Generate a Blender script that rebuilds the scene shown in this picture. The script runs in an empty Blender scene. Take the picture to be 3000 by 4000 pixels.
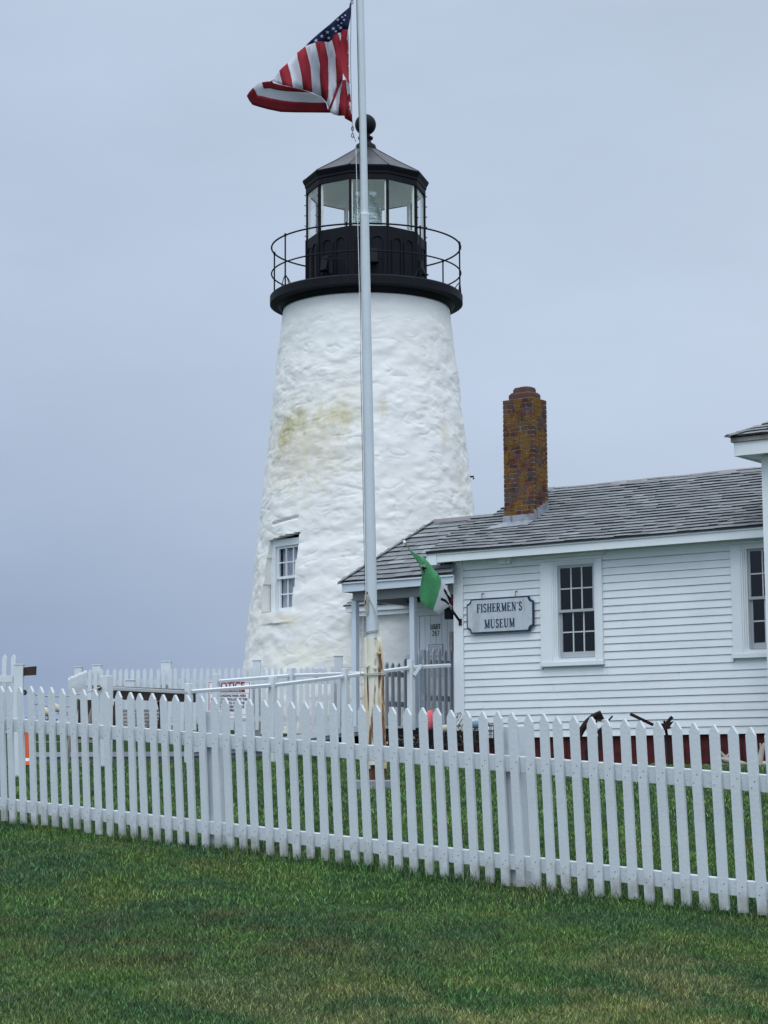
import bpy, bmesh, math, random
import numpy as np
from mathutils import Vector, Matrix, noise
random.seed(7); rng = np.random.default_rng(11)
R = math.radians
scene = bpy.context.scene
col = scene.collection

# ------------------------------------------------------------------ camera
FPX = 7950.0; PITCH = R(7.24); ROLL = .006; EYE = 1.6
cd = bpy.data.cameras.new('camera'); cam = bpy.data.objects.new('camera', cd); col.objects.link(cam)
cd.sensor_fit = 'VERTICAL'; cd.sensor_height = 36; cd.sensor_width = 27; cd.lens = 36 * FPX / 4000
cd.clip_start = .1; cd.clip_end = 5000
cam.matrix_world = Matrix.Translation((0, 0, EYE)) @ Matrix.Rotation(R(90) + PITCH, 4, 'X') @ Matrix.Rotation(-ROLL, 4, 'Z')
scene.camera = cam
scene.render.resolution_x = 768; scene.render.resolution_y = 1024

# ------------------------------------------------------------------ sky and sun
world = bpy.data.worlds.new("World"); scene.world = world; world.use_nodes = True
def build_world():
    nt = world.node_tree; N = nt.nodes; L = nt.links; N.clear()
    out = N.new('ShaderNodeOutputWorld'); bg = N.new('ShaderNodeBackground')
    sky = N.new('ShaderNodeTexSky'); sky.sky_type = 'NISHITA'; sky.sun_disc = False
    sky.sun_elevation = R(58); sky.sun_rotation = R(190)
    bgs = N.new('ShaderNodeBackground'); bgs.inputs['Strength'].default_value = .05
    L.new(sky.outputs[0], bgs.inputs[0])
    tc = N.new('ShaderNodeTexCoord'); sx = N.new('ShaderNodeSeparateXYZ'); L.new(tc.outputs['Generated'], sx.inputs[0])
    # overcast layer: colour by elevation, fog bank darker near the sea on the left
    r = N.new('ShaderNodeValToRGB'); L.new(sx.outputs['Z'], r.inputs[0])
    def lin(c): return tuple(((v/255) / 12.92 if v/255 <= .04045 else ((v/255 + .055) / 1.055) ** 2.4) for v in c) + (1,)
    e = r.color_ramp.elements
    stops = [(0.0, (205,217,234)), (.0185, (196,209,229)), (.027, (150,168,197)), (.045, (146,164,193)), (.075, (151,168,195)), (.13, (168,185,209)), (.2, (179,195,218)), (.36, (182,197,218)), (.6, (222,232,244)), (1.0, (240,247,255))]
    e[0].position = stops[0][0]; e[0].color = lin(stops[0][1]); e[1].position = 1; e[1].color = lin(stops[-1][1])
    for p, c in stops[1:-1]:
        k = e.new(p); k.color = lin(c)
    r2 = N.new('ShaderNodeValToRGB'); L.new(sx.outputs['Z'], r2.inputs[0])
    e = r2.color_ramp.elements
    stops2 = [(0.0, (176,190,211)), (.08, (184,198,218)), (.2, (190,204,223)), (.4, (184,199,218)), (.6, (222,232,244)), (1.0, (240,247,255))]
    e[0].position = 0; e[0].color = lin(stops2[0][1]); e[1].position = 1; e[1].color = lin(stops2[-1][1])
    for p, c in stops2[1:-1]:
        k = e.new(p); k.color = lin(c)
    mr = N.new('ShaderNodeMapRange'); mr.inputs['From Min'].default_value = -.16; mr.inputs['From Max'].default_value = .2
    L.new(sx.outputs['X'], mr.inputs['Value'])
    mx = N.new('ShaderNodeMixRGB'); L.new(mr.outputs[0], mx.inputs[0]); L.new(r.outputs[0], mx.inputs[1]); L.new(r2.outputs[0], mx.inputs[2])
    # soft cloud mottling
    nz = N.new('ShaderNodeTexNoise'); nz.inputs['Scale'].default_value = 4.5; nz.inputs['Detail'].default_value = 5; nz.inputs['Roughness'].default_value = .55
    mp = N.new('ShaderNodeMapping'); mp.inputs['Scale'].default_value = (1, 1, 2.6); L.new(tc.outputs['Generated'], mp.inputs[0]); L.new(mp.outputs[0], nz.inputs['Vector'])
    nr = N.new('ShaderNodeMapRange'); nr.inputs['To Min'].default_value = .87; nr.inputs['To Max'].default_value = 1.13; L.new(nz.outputs['Fac'], nr.inputs['Value'])
    # the cloud deck is brighter behind the camera, where the hidden sun stands
    mb = N.new('ShaderNodeMapRange'); mb.inputs['From Min'].default_value = .5; mb.inputs['From Max'].default_value = -.9
    mb.inputs['To Min'].default_value = 1.0; mb.inputs['To Max'].default_value = 1.75; L.new(sx.outputs['Y'], mb.inputs['Value'])
    mz = N.new('ShaderNodeMapRange'); mz.inputs['From Min'].default_value = .42; mz.inputs['From Max'].default_value = .95
    mz.inputs['To Min'].default_value = 1.0; mz.inputs['To Max'].default_value = 1.7; L.new(sx.outputs['Z'], mz.inputs['Value'])
    m0 = N.new('ShaderNodeMath'); m0.operation = 'MULTIPLY'; L.new(nr.outputs[0], m0.inputs[0]); L.new(mz.outputs[0], m0.inputs[1])
    mm = N.new('ShaderNodeMath'); mm.operation = 'MULTIPLY'; L.new(m0.outputs[0], mm.inputs[0]); L.new(mb.outputs[0], mm.inputs[1])
    L.new(mx.outputs[0], bg.inputs[0]); L.new(mm.outputs[0], bg.inputs['Strength'])
    ms = N.new('ShaderNodeMixShader'); ms.inputs[0].default_value = .95
    L.new(bgs.outputs[0], ms.inputs[1]); L.new(bg.outputs[0], ms.inputs[2]); L.new(ms.outputs[0], out.inputs[0])
build_world()
sd = bpy.data.lights.new('sun', 'SUN'); sun = bpy.data.objects.new('sun', sd); col.objects.link(sun)
sd.energy = .7; sd.angle = R(30); sd.color = (1, .99, .97)
az = R(190); el = R(58)      # light comes from behind the camera
sdir = Vector((math.sin(az) * math.cos(el), math.cos(az) * math.cos(el), math.sin(el)))
sun.rotation_euler = sdir.to_track_quat('Z', 'Y').to_euler()
scene.view_settings.view_transform = 'Standard'; scene.view_settings.look = 'None'
scene.view_settings.exposure = 0.09; scene.view_settings.gamma = 1

# ------------------------------------------------------------------ geometry of the site, measured
def ray(u, v):
    a = u - 1500; b = 2000 - v
    a2 = a * math.cos(ROLL) + b * math.sin(ROLL); b2 = -a * math.sin(ROLL) + b * math.cos(ROLL)
    return a2, FPX * math.cos(PITCH) - b2 * math.sin(PITCH), FPX * math.sin(PITCH) + b2 * math.cos(PITCH)
def at(u, v, d):
    x, y, z = ray(u, v); k = d / y
    return Vector((x * k, d, z * k + EYE))
class Frame:
    """a local frame: X along a wall (to the right and nearer), Y into the depth behind it"""
    def __init__(s, o, ang): s.o = o; s.c = math.cos(ang); s.s = math.sin(ang); s.ang = ang
    def W(s, X, Y, Z): return Vector((s.o[0] + X * s.c + Y * s.s, s.o[1] - X * s.s + Y * s.c, Z))
    def hit(s, u, v, Y=0):
        x, y, z = ray(u, v); k = (Y + s.o[0] * s.s + s.o[1] * s.c) / (x * s.s + y * s.c)
        wx, wy = k * x - s.o[0], k * y - s.o[1]
        return wx * s.c - wy * s.s, z * k + EYE
    def M(s): return Matrix.Translation((s.o[0], s.o[1], 0)) @ Matrix.Rotation(-s.ang, 4, 'Z')
H = Frame((1.0725, 31.0), R(36))
FN = Frame((-2.943, 15.8), math.atan(.879))

GP = [(-60, -4.0), (-20, -2.3), (0, -1.62), (5, -1.36), (8.8, -1.06), (11.4, -.80), (13.5, -.62), (15.8, -.41), (22, -.2), (26, .07), (30, .10)]
GB = [(30, .10), (31.5, .3), (33, .62), (36, .62), (40, .7), (44, .55), (52, -.8), (70, -5), (100, -10), (140, -12)]
def interp(P, t):
    if t <= P[0][0]: return P[0][1]
    for (a, za), (b, zb) in zip(P, P[1:]):
        if t <= b:
            k = (t - a) / (b - a); return za + (zb - za) * k
    return P[-1][1]
def gz_raw(y): return interp(GP, y) if y < 30 else interp(GB, y)
def ground(x, y):
    z = 0
    for o, w in ((-1.2, .25), (0, .5), (1.2, .25)): z += w * gz_raw(y + o)
    # falls a little to the right along the near fence, mound details
    fx = max(-8, min(8, x))
    if y < 22: z += -.012 * fx * max(0, 1 - abs(y - 13) / 9)
    z += .022 * noise.noise(Vector((x * .7, y * .7, 0))) + .012 * noise.noise(Vector((x * 2.1, y * 2.1, 3)))
    if x > 1 and 24 < y < 34: z -= min(.09, (x - 1) * .03) * (1 - abs(y - 29) / 5)
    return z + EYE

# ------------------------------------------------------------------ materials
def mat(name, color=(.8, .8, .8), rough=.6, spec=.3, metal=0, var=.06, vscale=3, bump=0, bscale=60, detail=4, stains=None, attr=None, coat=0):
    m = bpy.data.materials.new(name); m.use_nodes = True; nt = m.node_tree; N = nt.nodes; L = nt.links
    b = N['Principled BSDF']; b.inputs['Roughness'].default_value = rough; b.inputs['Metallic'].default_value = metal
    b.inputs['Specular IOR Level'].default_value = spec
    tc = N.new('ShaderNodeTexCoord')
    nz = N.new('ShaderNodeTexNoise'); nz.inputs['Scale'].default_value = vscale; nz.inputs['Detail'].default_value = detail; nz.inputs['Roughness'].default_value = .6
    L.new(tc.outputs['Object'], nz.inputs['Vector'])
    mr = N.new('ShaderNodeMapRange'); mr.inputs['From Min'].default_value = .25; mr.inputs['From Max'].default_value = .75
    mr.inputs['To Min'].default_value = 1 - var; mr.inputs['To Max'].default_value = 1 + var; L.new(nz.outputs['Fac'], mr.inputs['Value'])
    mx = N.new('ShaderNodeMixRGB'); mx.blend_type = 'MULTIPLY'; mx.inputs[0].default_value = 1
    mx.inputs[1].default_value = (*color, 1); L.new(mr.outputs[0], mx.inputs[2])
    if attr:
        at_ = N.new('ShaderNodeAttribute'); at_.attribute_name = attr; L.new(at_.outputs['Color'], mx.inputs[1])
    last = mx.outputs[0]
    for (sc, lo, hi, c, amt, stretch) in (stains or []):
        n2 = N.new('ShaderNodeTexNoise'); n2.inputs['Scale'].default_value = sc; n2.inputs['Detail'].default_value = 6; n2.inputs['Roughness'].default_value = .65
        mp = N.new('ShaderNodeMapping'); mp.inputs['Scale'].default_value = stretch; mp.inputs['Location'].default_value = (sc * 1.7, lo * 9, hi * 5)
        L.new(tc.outputs['Object'], mp.inputs[0]); L.new(mp.outputs[0], n2.inputs['Vector'])
        r2 = N.new('ShaderNodeMapRange'); r2.inputs['From Min'].default_value = lo; r2.inputs['From Max'].default_value = hi; r2.inputs['To Max'].default_value = amt
        L.new(n2.outputs['Fac'], r2.inputs['Value'])
        m2 = N.new('ShaderNodeMixRGB'); L.new(r2.outputs[0], m2.inputs[0]); L.new(last, m2.inputs[1]); m2.inputs[2].default_value = (*c, 1); last = m2.outputs[0]
    L.new(last, b.inputs['Base Color'])
    if bump:
        n3 = N.new('ShaderNodeTexNoise'); n3.inputs['Scale'].default_value = bscale; n3.inputs['Detail'].default_value = 5
        L.new(tc.outputs['Object'], n3.inputs['Vector'])
        bp = N.new('ShaderNodeBump'); bp.inputs['Strength'].default_value = bump; bp.inputs['Distance'].default_value = .01
        L.new(n3.outputs['Fac'], bp.inputs['Height']); L.new(bp.outputs[0], b.inputs['Normal'])
    return m
WC = (.68, .72, .735)
M = {}
M['fence'] = mat('white fence paint', (.56, .60, .63), .55, .3, var=.07, vscale=2.5, bump=.25, bscale=45, stains=[(9, .62, .8, (.45, .48, .46), .35, (1, 1, .25)), (40, .7, .78, (.3, .3, .27), .5, (1, 1, 1))])
def splash(m):
    N = m.node_tree.nodes; L = m.node_tree.links; b = N['Principled BSDF']; src = b.inputs['Base Color'].links[0].from_socket
    tc = N.new('ShaderNodeTexCoord'); sx = N.new('ShaderNodeSeparateXYZ'); L.new(tc.outputs['Object'], sx.inputs[0])
    geo = N.new('ShaderNodeNewGeometry'); nz = N.new('ShaderNodeTexNoise'); nz.inputs['Scale'].default_value = 11; nz.inputs['Detail'].default_value = 6; L.new(geo.outputs['Position'], nz.inputs['Vector'])
    ad = N.new('ShaderNodeMath'); ad.operation = 'MULTIPLY_ADD'; ad.inputs[1].default_value = -.34; L.new(nz.outputs['Fac'], ad.inputs[0]); L.new(sx.outputs['Z'], ad.inputs[2])
    r = N.new('ShaderNodeMapRange'); r.inputs['From Min'].default_value = -.02; r.inputs['From Max'].default_value = -.16; r.inputs['To Max'].default_value = .65; L.new(ad.outputs[0], r.inputs['Value'])
    x = N.new('ShaderNodeMixRGB'); L.new(r.outputs[0], x.inputs[0]); L.new(src, x.inputs[1]); x.inputs[2].default_value = (.20, .21, .15, 1); L.new(x.outputs[0], b.inputs['Base Color'])
splash(M['fence'])
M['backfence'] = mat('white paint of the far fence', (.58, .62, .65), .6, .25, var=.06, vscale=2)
M['siding'] = mat('white clapboard paint', WC, .5, .3, var=.045, vscale=1.3, bump=.2, bscale=30, stains=[(2.2, .5, .8, (.50, .55, .55), .5, (.5, .5, 3)), (5, .6, .8, (.52, .50, .42), .35, (1, 1, .3)), (17, .745, .78, (.34, .16, .05), .8, (1, 1, 1))])
M['trim'] = mat('white trim paint', (.69, .73, .745), .45, .35, var=.04, vscale=2, bump=.15, bscale=30, stains=[(7, .68, .8, (.5, .52, .48), .5, (.5, .5, 1.5))])
M['sash'] = mat('grey sash paint', (.36, .38, .40), .5, .35, var=.05)
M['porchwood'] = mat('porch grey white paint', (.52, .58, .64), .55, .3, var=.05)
M['gateshade'] = mat('shaded gate paint', (.30, .32, .35), .6, .25, var=.08)  # the shade on the gate and screen pickets is put into this colour
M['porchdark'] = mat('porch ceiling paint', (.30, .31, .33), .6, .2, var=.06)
M['stonewhite'] = mat('whitewashed rubble stone', (.71, .715, .70), .85, .12, var=.06, vscale=1.2, bump=.3, bscale=11,
    stains=[(1.1, .52, .75, (.78, .75, .66), .4, (1, 1, 1.6)), (5, .62, .8, (.62, .65, .66), .45, (1, 1, 2)), (13, .66, .72, (.42, .42, .40), .5, (1, 1, 2.4)), (2.6, .55, .8, (.60, .62, .62), .5, (1, 1, 1))])
M['black'] = mat('black iron paint', (.005, .0062, .0098), .6, .14, var=.25, vscale=3, bump=.15, bscale=20, stains=[(5, .58, .85, (.022, .026, .035), .6, (1, 1, .35))])
M['roofmetal'] = mat('dark lantern roof metal', (.018, .021, .030), .45, .4, var=.2, vscale=2, stains=[(3, .5, .8, (.09, .1, .115), .6, (1, 1, .5))])
M['inner'] = mat('pale lantern ceiling paint', (.75, .77, .76), .7, .2, var=.08, stains=[(3, .6, .8, (.42, .4, .36), .4, (1, 1, 1))])
M['shingle'] = mat('grey asphalt shingles', (.2, .2, .21), .9, .15, var=.12, vscale=40, bump=.5, bscale=120, attr='tint')
M['brick'] = mat('brick', (.15, .05, .04), .85, .15, attr='tint', var=.2, vscale=22, bump=.6, bscale=50,
    stains=[(5.5, .465, .56, (.15, .08, .014), .88, (1, 1, .6)), (9, .56, .66, (.24, .105, .012), .8, (1, 1, .7)), (26, .6, .68, (.035, .028, .026), .7, (1, 1, 1))])
M['mortar'] = mat('old lime mortar', (.36, .33, .29), .9, .1, var=.15, vscale=10, stains=[(5.5, .49, .58, (.13, .075, .02), .8, (1, 1, .6))])
M['clay'] = mat('brown clay chimney pot', (.085, .045, .038), .8, .2, var=.2, vscale=8, stains=[(6, .6, .75, (.22, .12, .05), .5, (1, 1, 1))])
M['lead'] = mat('lead flashing', (.30, .32, .36), .5, .4, metal=.4, var=.25, vscale=12, bump=.6, bscale=25, stains=[(9, .5, .66, (.12, .12, .13), .7, (1, 1, .2))])
M['red'] = mat('dark red foundation boards', (.075, .018, .018), .8, .15, var=.35, vscale=9, stains=[(6, .6, .75, (.05, .045, .04), .7, (1, 1, 1.5))])
M['pole'] = mat('painted steel flagpole', (.50, .56, .60), .45, .35, var=.05, vscale=5, stains=[(14, .7, .78, (.35, .3, .22), .5, (1, 1, .3))])
M['rusty'] = mat('cream painted rusting steel', (.66, .65, .55), .6, .3, var=.06, vscale=4, stains=[(7, .46, .62, (.50, .34, .14), .75, (1, 1, .16)), (9, .53, .60, (.13, .045, .016), .97, (1, 1, .14))])
M['rust'] = mat('bare rust', (.12, .05, .025), .85, .15, var=.45, vscale=8, bump=.5, bscale=30)
M['darkrust'] = mat('dark rusted iron', (.022, .014, .013), .85, .15, var=.4, vscale=10, bump=.5, bscale=30)
M['concrete'] = mat('grey concrete', (.22, .24, .27), .9, .1, var=.15, vscale=5, bump=.4, bscale=40)
M['deck'] = mat('grey ramp boards', (.36, .39, .42), .8, .15, var=.1, vscale=6)
M['rope'] = mat('weathered rope', (.42, .42, .38), .9, .1, var=.3, vscale=60)
M['cable'] = mat('dark halyard', (.05, .05, .055), .8, .2)
M['whiterope'] = mat('white halyard', (.7, .72, .72), .8, .2)
M['weathered'] = mat('weathered grey wood', (.24, .22, .21), .9, .1, var=.25, vscale=9)
M['darkwood'] = mat('dark brown wood', (.05, .035, .03), .85, .12, var=.3, vscale=9)
M['signboard'] = mat('mottled grey signboard', (.46, .50, .53), .7, .2, var=.12, vscale=9, stains=[(8, .5, .72, (.30, .31, .30), .6, (1, 1, .35))])
M['navy'] = mat('navy blue paint', (.012, .03, .085), .5, .3, var=.1)
M['ink'] = mat('black lettering', (.015, .015, .02), .6, .2, var=.05)
M['paper'] = mat('white notice sheet', (.74, .76, .80), .6, .2, var=.03)
M['redink'] = mat('dark red print', (.24, .02, .03), .6, .2, var=.05)
M['flagred'] = mat('red flag cloth', (.33, .035, .05), .8, .1, var=.12, vscale=8, bump=.2, bscale=60)
M['flagwhite'] = mat('white flag cloth', (.68, .70, .76), .8, .1, var=.05, vscale=8, bump=.2, bscale=60)
M['flagblue'] = mat('navy flag cloth', (.02, .033, .10), .8, .1, var=.15, vscale=8, bump=.2, bscale=60)
M['green'] = mat('green flag cloth', (.23, .62, .34), .8, .1, var=.12, vscale=6, bump=.25, bscale=80)
M['clothwhite'] = mat('bright white flag cloth', (.9, .91, .94), .8, .1, var=.04)
M['door'] = mat('white door paint', (.78, .81, .83), .5, .3, var=.04)
M['pink'] = mat('faded pink buoy paint', (.62, .13, .15), .75, .2, var=.2, vscale=20, stains=[(20, .6, .7, (.7, .5, .48), .6, (1, 1, .3))])
M['bluegrey'] = mat('blue grey buoy paint', (.16, .25, .34), .75, .2, var=.15, vscale=14)
M['cream'] = mat('dirty cream float', (.5, .47, .38), .8, .2, var=.2, vscale=12)
M['yellow'] = mat('yellow coated wire', (.4, .38, .1), .6, .3, var=.1)
M['orange'] = mat('orange plastic', (.62, .10, .02), .5, .4, var=.08)
M['wire'] = mat('dark coated wire', (.015, .016, .018), .6, .3, var=.2)
M['net'] = mat('dark tangled netting', (.02, .02, .02), .95, .1, var=.6, vscale=40, stains=[(30, .56, .62, (.25, .24, .2), .8, (1, 1, 1))])
M['drift'] = mat('silver grey driftwood', (.36, .33, .29), .9, .1, var=.35, vscale=8, bump=.5, bscale=20)
M['stone'] = mat('field stones', (.15, .13, .12), .9, .1, var=.4, vscale=5, bump=.6, bscale=20)
M['leaf'] = mat('low shrub leaves', (.06, .10, .035), .7, .2, var=.3, vscale=3, attr='tint')
M['water'] = mat('grey sea water', (.10, .13, .16), .15, .5, var=.05)
def cloth_light(m):
    N = m.node_tree.nodes; L = m.node_tree.links; b = N['Principled BSDF']; o = [n for n in N if n.type == 'OUTPUT_MATERIAL'][0]
    t = N.new('ShaderNodeBsdfTranslucent'); L.new(b.inputs['Base Color'].links[0].from_socket, t.inputs[0]); x = N.new('ShaderNodeMixShader'); x.inputs[0].default_value = .35
    L.new(b.outputs[0], x.inputs[1]); L.new(t.outputs[0], x.inputs[2]); L.new(x.outputs[0], o.inputs[0])
for k in ('flagred', 'flagwhite', 'flagblue', 'green', 'clothwhite'): cloth_light(M[k])
def glassmat(name, tint, mix, rough=.03):
    m = bpy.data.materials.new(name); m.use_nodes = True; N = m.node_tree.nodes; L = m.node_tree.links; N.clear()
    o = N.new('ShaderNodeOutputMaterial'); t = N.new('ShaderNodeBsdfTransparent'); t.inputs[0].default_value = (*tint, 1)
    g = N.new('ShaderNodeBsdfGlossy'); g.inputs['Roughness'].default_value = rough
    f = N.new('ShaderNodeLayerWeight'); f.inputs[0].default_value = .5; p = N.new('ShaderNodeMath'); p.operation = 'POWER'; p.inputs[1].default_value = 5; L.new(f.outputs['Facing'], p.inputs[0])
    a = N.new('ShaderNodeMath'); a.operation = 'ADD'; a.inputs[1].default_value = .04 + mix; L.new(p.outputs[0], a.inputs[0])
    s = N.new('ShaderNodeMixShader'); L.new(a.outputs[0], s.inputs[0]); L.new(t.outputs[0], s.inputs[1]); L.new(g.outputs[0], s.inputs[2]); L.new(s.outputs[0], o.inputs[0])
    return m
M['glass'] = glassmat('lantern glass', (.97, .985, .98), -.02)
M['clearpane'] = glassmat('clear window glass', (.85, .87, .9), 0)
M['wglass'] = glassmat('old window glass', (.55, .58, .6), -.01)
def lensmat():
    m = bpy.data.materials.new('lens glass'); m.use_nodes = True; b = m.node_tree.nodes['Principled BSDF']
    b.inputs['Base Color'].default_value = (.82, .92, .88, 1); b.inputs['Roughness'].default_value = .05
    b.inputs['Transmission Weight'].default_value = .85; b.inputs['IOR'].default_value = 1.5; return m
M['lens'] = lensmat()
M['curtain'] = mat('pale curtain', (.62, .62, .66), .9, .1, var=.3, vscale=9)
M['dark'] = mat('painted shade under porch', (.012, .013, .018), .9, .1, var=.2)
M['interior'] = mat('dim interior wall', (.03, .03, .034), .9, .1, var=.3)

# ------------------------------------------------------------------ mesh helpers
class MB:
    def __init__(s): s.v = []; s.f = []; s.mi = []; s.c = []; s.col = None
    def add(s, vs, fs, mi=0, c=None):
        n = len(s.v); s.v += [tuple(p) for p in vs]
        for f in fs: s.f.append([n + i for i in f]); s.mi.append(mi); s.c.append(c)
    def box(s, M4, x0, x1, y0, y1, z0, z1, mi=0, c=None):
        P = [(x0,y0,z0),(x1,y0,z0),(x1,y1,z0),(x0,y1,z0),(x0,y0,z1),(x1,y0,z1),(x1,y1,z1),(x0,y1,z1)]
        P = [M4 @ Vector(p) for p in P]
        s.add(P, [(0,3,2,1),(4,5,6,7),(0,1,5,4),(1,2,6,5),(2,3,7,6),(3,0,4,7)], mi, c)
    def hull8(s, P, mi=0, c=None): s.add(P, [(0,3,2,1),(4,5,6,7),(0,1,5,4),(1,2,6,5),(2,3,7,6),(3,0,4,7)], mi, c)
    def beam(s, a, b, w, h, mi=0, up=Vector((0, 0, 1)), c=None):
        a = Vector(a); b = Vector(b); d = (b - a).normalized(); side = d.cross(up)
        if side.length < 1e-4: side = d.cross(Vector((0, 1, 0)))
        side.normalize(); u2 = side.cross(d).normalized()
        P = []
        for p in (a, b):
            P += [p - side * w/2 - u2 * h/2, p + side * w/2 - u2 * h/2, p + side * w/2 + u2 * h/2, p - side * w/2 + u2 * h/2]
        s.add(P, [(0,1,2,3),(7,6,5,4),(0,4,5,1),(1,5,6,2),(2,6,7,3),(3,7,4,0)], mi, c)
    def tube(s, pts, r, n=8, mi=0, closed=False, cap=True):
        pts = [Vector(p) for p in pts]; m = len(pts); rs = r if isinstance(r, (list, tuple)) else [r] * m
        rings = []; prev = None
        for i, p in enumerate(pts):
            if closed: d = pts[(i + 1) % m] - pts[i - 1]
            else: d = pts[min(i + 1, m - 1)] - pts[max(i - 1, 0)]
            d.normalize()
            u = prev if prev is not None else (Vector((0, 0, 1)) if abs(d.z) < .9 else Vector((1, 0, 0)))
            a = d.cross(u); a.normalize(); b = a.cross(d); b.normalize(); prev = b
            rings.append([p + (a * math.cos(2*math.pi*k/n) + b * math.sin(2*math.pi*k/n)) * rs[i] for k in range(n)])
        vs = [q for rg in rings for q in rg]; fs = []
        for i in range(m if closed else m - 1):
            j = (i + 1) % m
            for k in range(n): fs.append((i*n + k, i*n + (k+1) % n, j*n + (k+1) % n, j*n + k))
        if cap and not closed: fs += [tuple(range(n))[::-1], tuple((m-1)*n + k for k in range(n))]
        s.add(vs, fs, mi)
    def lathe(s, prof, c, n=32, mi=0, a0=0, closed=True):
        cx, cy = c; vs = []; fs = []
        for r, z in prof:
            for k in range(n):
                t = a0 + 2*math.pi*k/n; vs.append((cx + r*math.sin(t), cy - r*math.cos(t), z))
        for i in range(len(prof) - 1):
            for k in range(n): fs.append((i*n + k, i*n + (k+1) % n, (i+1)*n + (k+1) % n, (i+1)*n + k))
        s.add(vs, fs, mi)
    def disc(s, r, z, c, n=32, mi=0, a0=0, up=True):
        vs = [(c[0] + r*math.sin(a0 + 2*math.pi*k/n), c[1] - r*math.cos(a0 + 2*math.pi*k/n), z) for k in range(n)]
        s.add(vs, [tuple(range(n)) if up else tuple(range(n))[::-1]], mi)
    def build(s, name, mats, parent=None, smooth=False, bevel=0):
        me = bpy.data.meshes.new(name); me.from_pydata(s.v, [], s.f)
        mats = mats if isinstance(mats, (list, tuple)) else [mats]
        for m in mats: me.materials.append(m)
        if len(mats) > 1: me.polygons.foreach_set('material_index', s.mi)
        if any(c is not None for c in s.c):
            ca = me.color_attributes.new('tint', 'FLOAT_COLOR', 'CORNER'); arr = []
            for f, c in zip(s.f, s.c): arr += list((*(c or (.2, .2, .2)), 1)) * len(f)
            ca.data.foreach_set('color', arr)
        bm = bmesh.new(); bm.from_mesh(me); bmesh.ops.recalc_face_normals(bm, faces=bm.faces); bm.to_mesh(me); bm.free()
        if smooth: me.polygons.foreach_set('use_smooth', [True] * len(me.polygons)); me.set_sharp_from_angle(angle=R(40))
        me.update()
        o = bpy.data.objects.new(name, me); col.objects.link(o)
        if parent: o.parent = parent; o.matrix_parent_inverse = parent.matrix_world.inverted()
        if bevel:
            b = o.modifiers.new('bevel', 'BEVEL'); b.width = bevel; b.segments = 2; b.limit_method = 'ANGLE'
        return o
def tag(o, label=None, cat=None, group=None, kind=None):
    if label: o['label'] = label
    if cat: o['category'] = cat
    if group: o['group'] = group
    if kind: o['kind'] = kind
    return o
def empty(name, loc, label, cat, group=None):
    o = bpy.data.objects.new(name, None); col.objects.link(o); o.location = loc; o.empty_display_size = .2
    o.matrix_world = Matrix.Translation(loc)
    return tag(o, label, cat, group)
ID = Matrix.Identity(4)
HM = H.M()
def poly(mb, pts, y0, y1, M4=ID, mi=0):
    """prism from a 2-D outline in the XZ plane, between two Y values"""
    n = len(pts); P = [M4 @ Vector((x, y0, z)) for x, z in pts] + [M4 @ Vector((x, y1, z)) for x, z in pts]
    mb.add(P, [tuple(range(n)), tuple(range(n, 2*n))[::-1]] + [(i, (i+1) % n, n + (i+1) % n, n + i) for i in range(n)], mi)

def text_mesh(name, s, size, M4, m, parent=None, align='CENTER', sx=1.0, depth=.002, bold=0.0):
    cu = bpy.data.curves.new(name, 'FONT'); cu.body = s; cu.size = size; cu.align_x = align; cu.align_y = 'CENTER'; cu.extrude = depth; cu.offset = bold
    cu.resolution_u = 4
    t = bpy.data.objects.new(name, cu); col.objects.link(t)
    dg = bpy.context.evaluated_depsgraph_get(); me = bpy.data.meshes.new_from_object(t.evaluated_get(dg))
    bpy.data.objects.remove(t); me.name = name
    me.transform(M4 @ Matrix.Rotation(R(90), 4, 'X') @ Matrix.Diagonal((sx, 1, 1, 1)))
    me.materials.clear(); me.materials.append(m)
    o = bpy.data.objects.new(name, me); col.objects.link(o)
    if parent: o.parent = parent; o.matrix_parent_inverse = parent.matrix_world.inverted()
    return o
def arc(cx, cz, rx, rz, a0, a1, n=10): return [(cx + rx*math.cos(R(a0 + (a1-a0)*i/n)), cz + rz*math.sin(R(a0 + (a1-a0)*i/n))) for i in range(n+1)]
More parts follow.
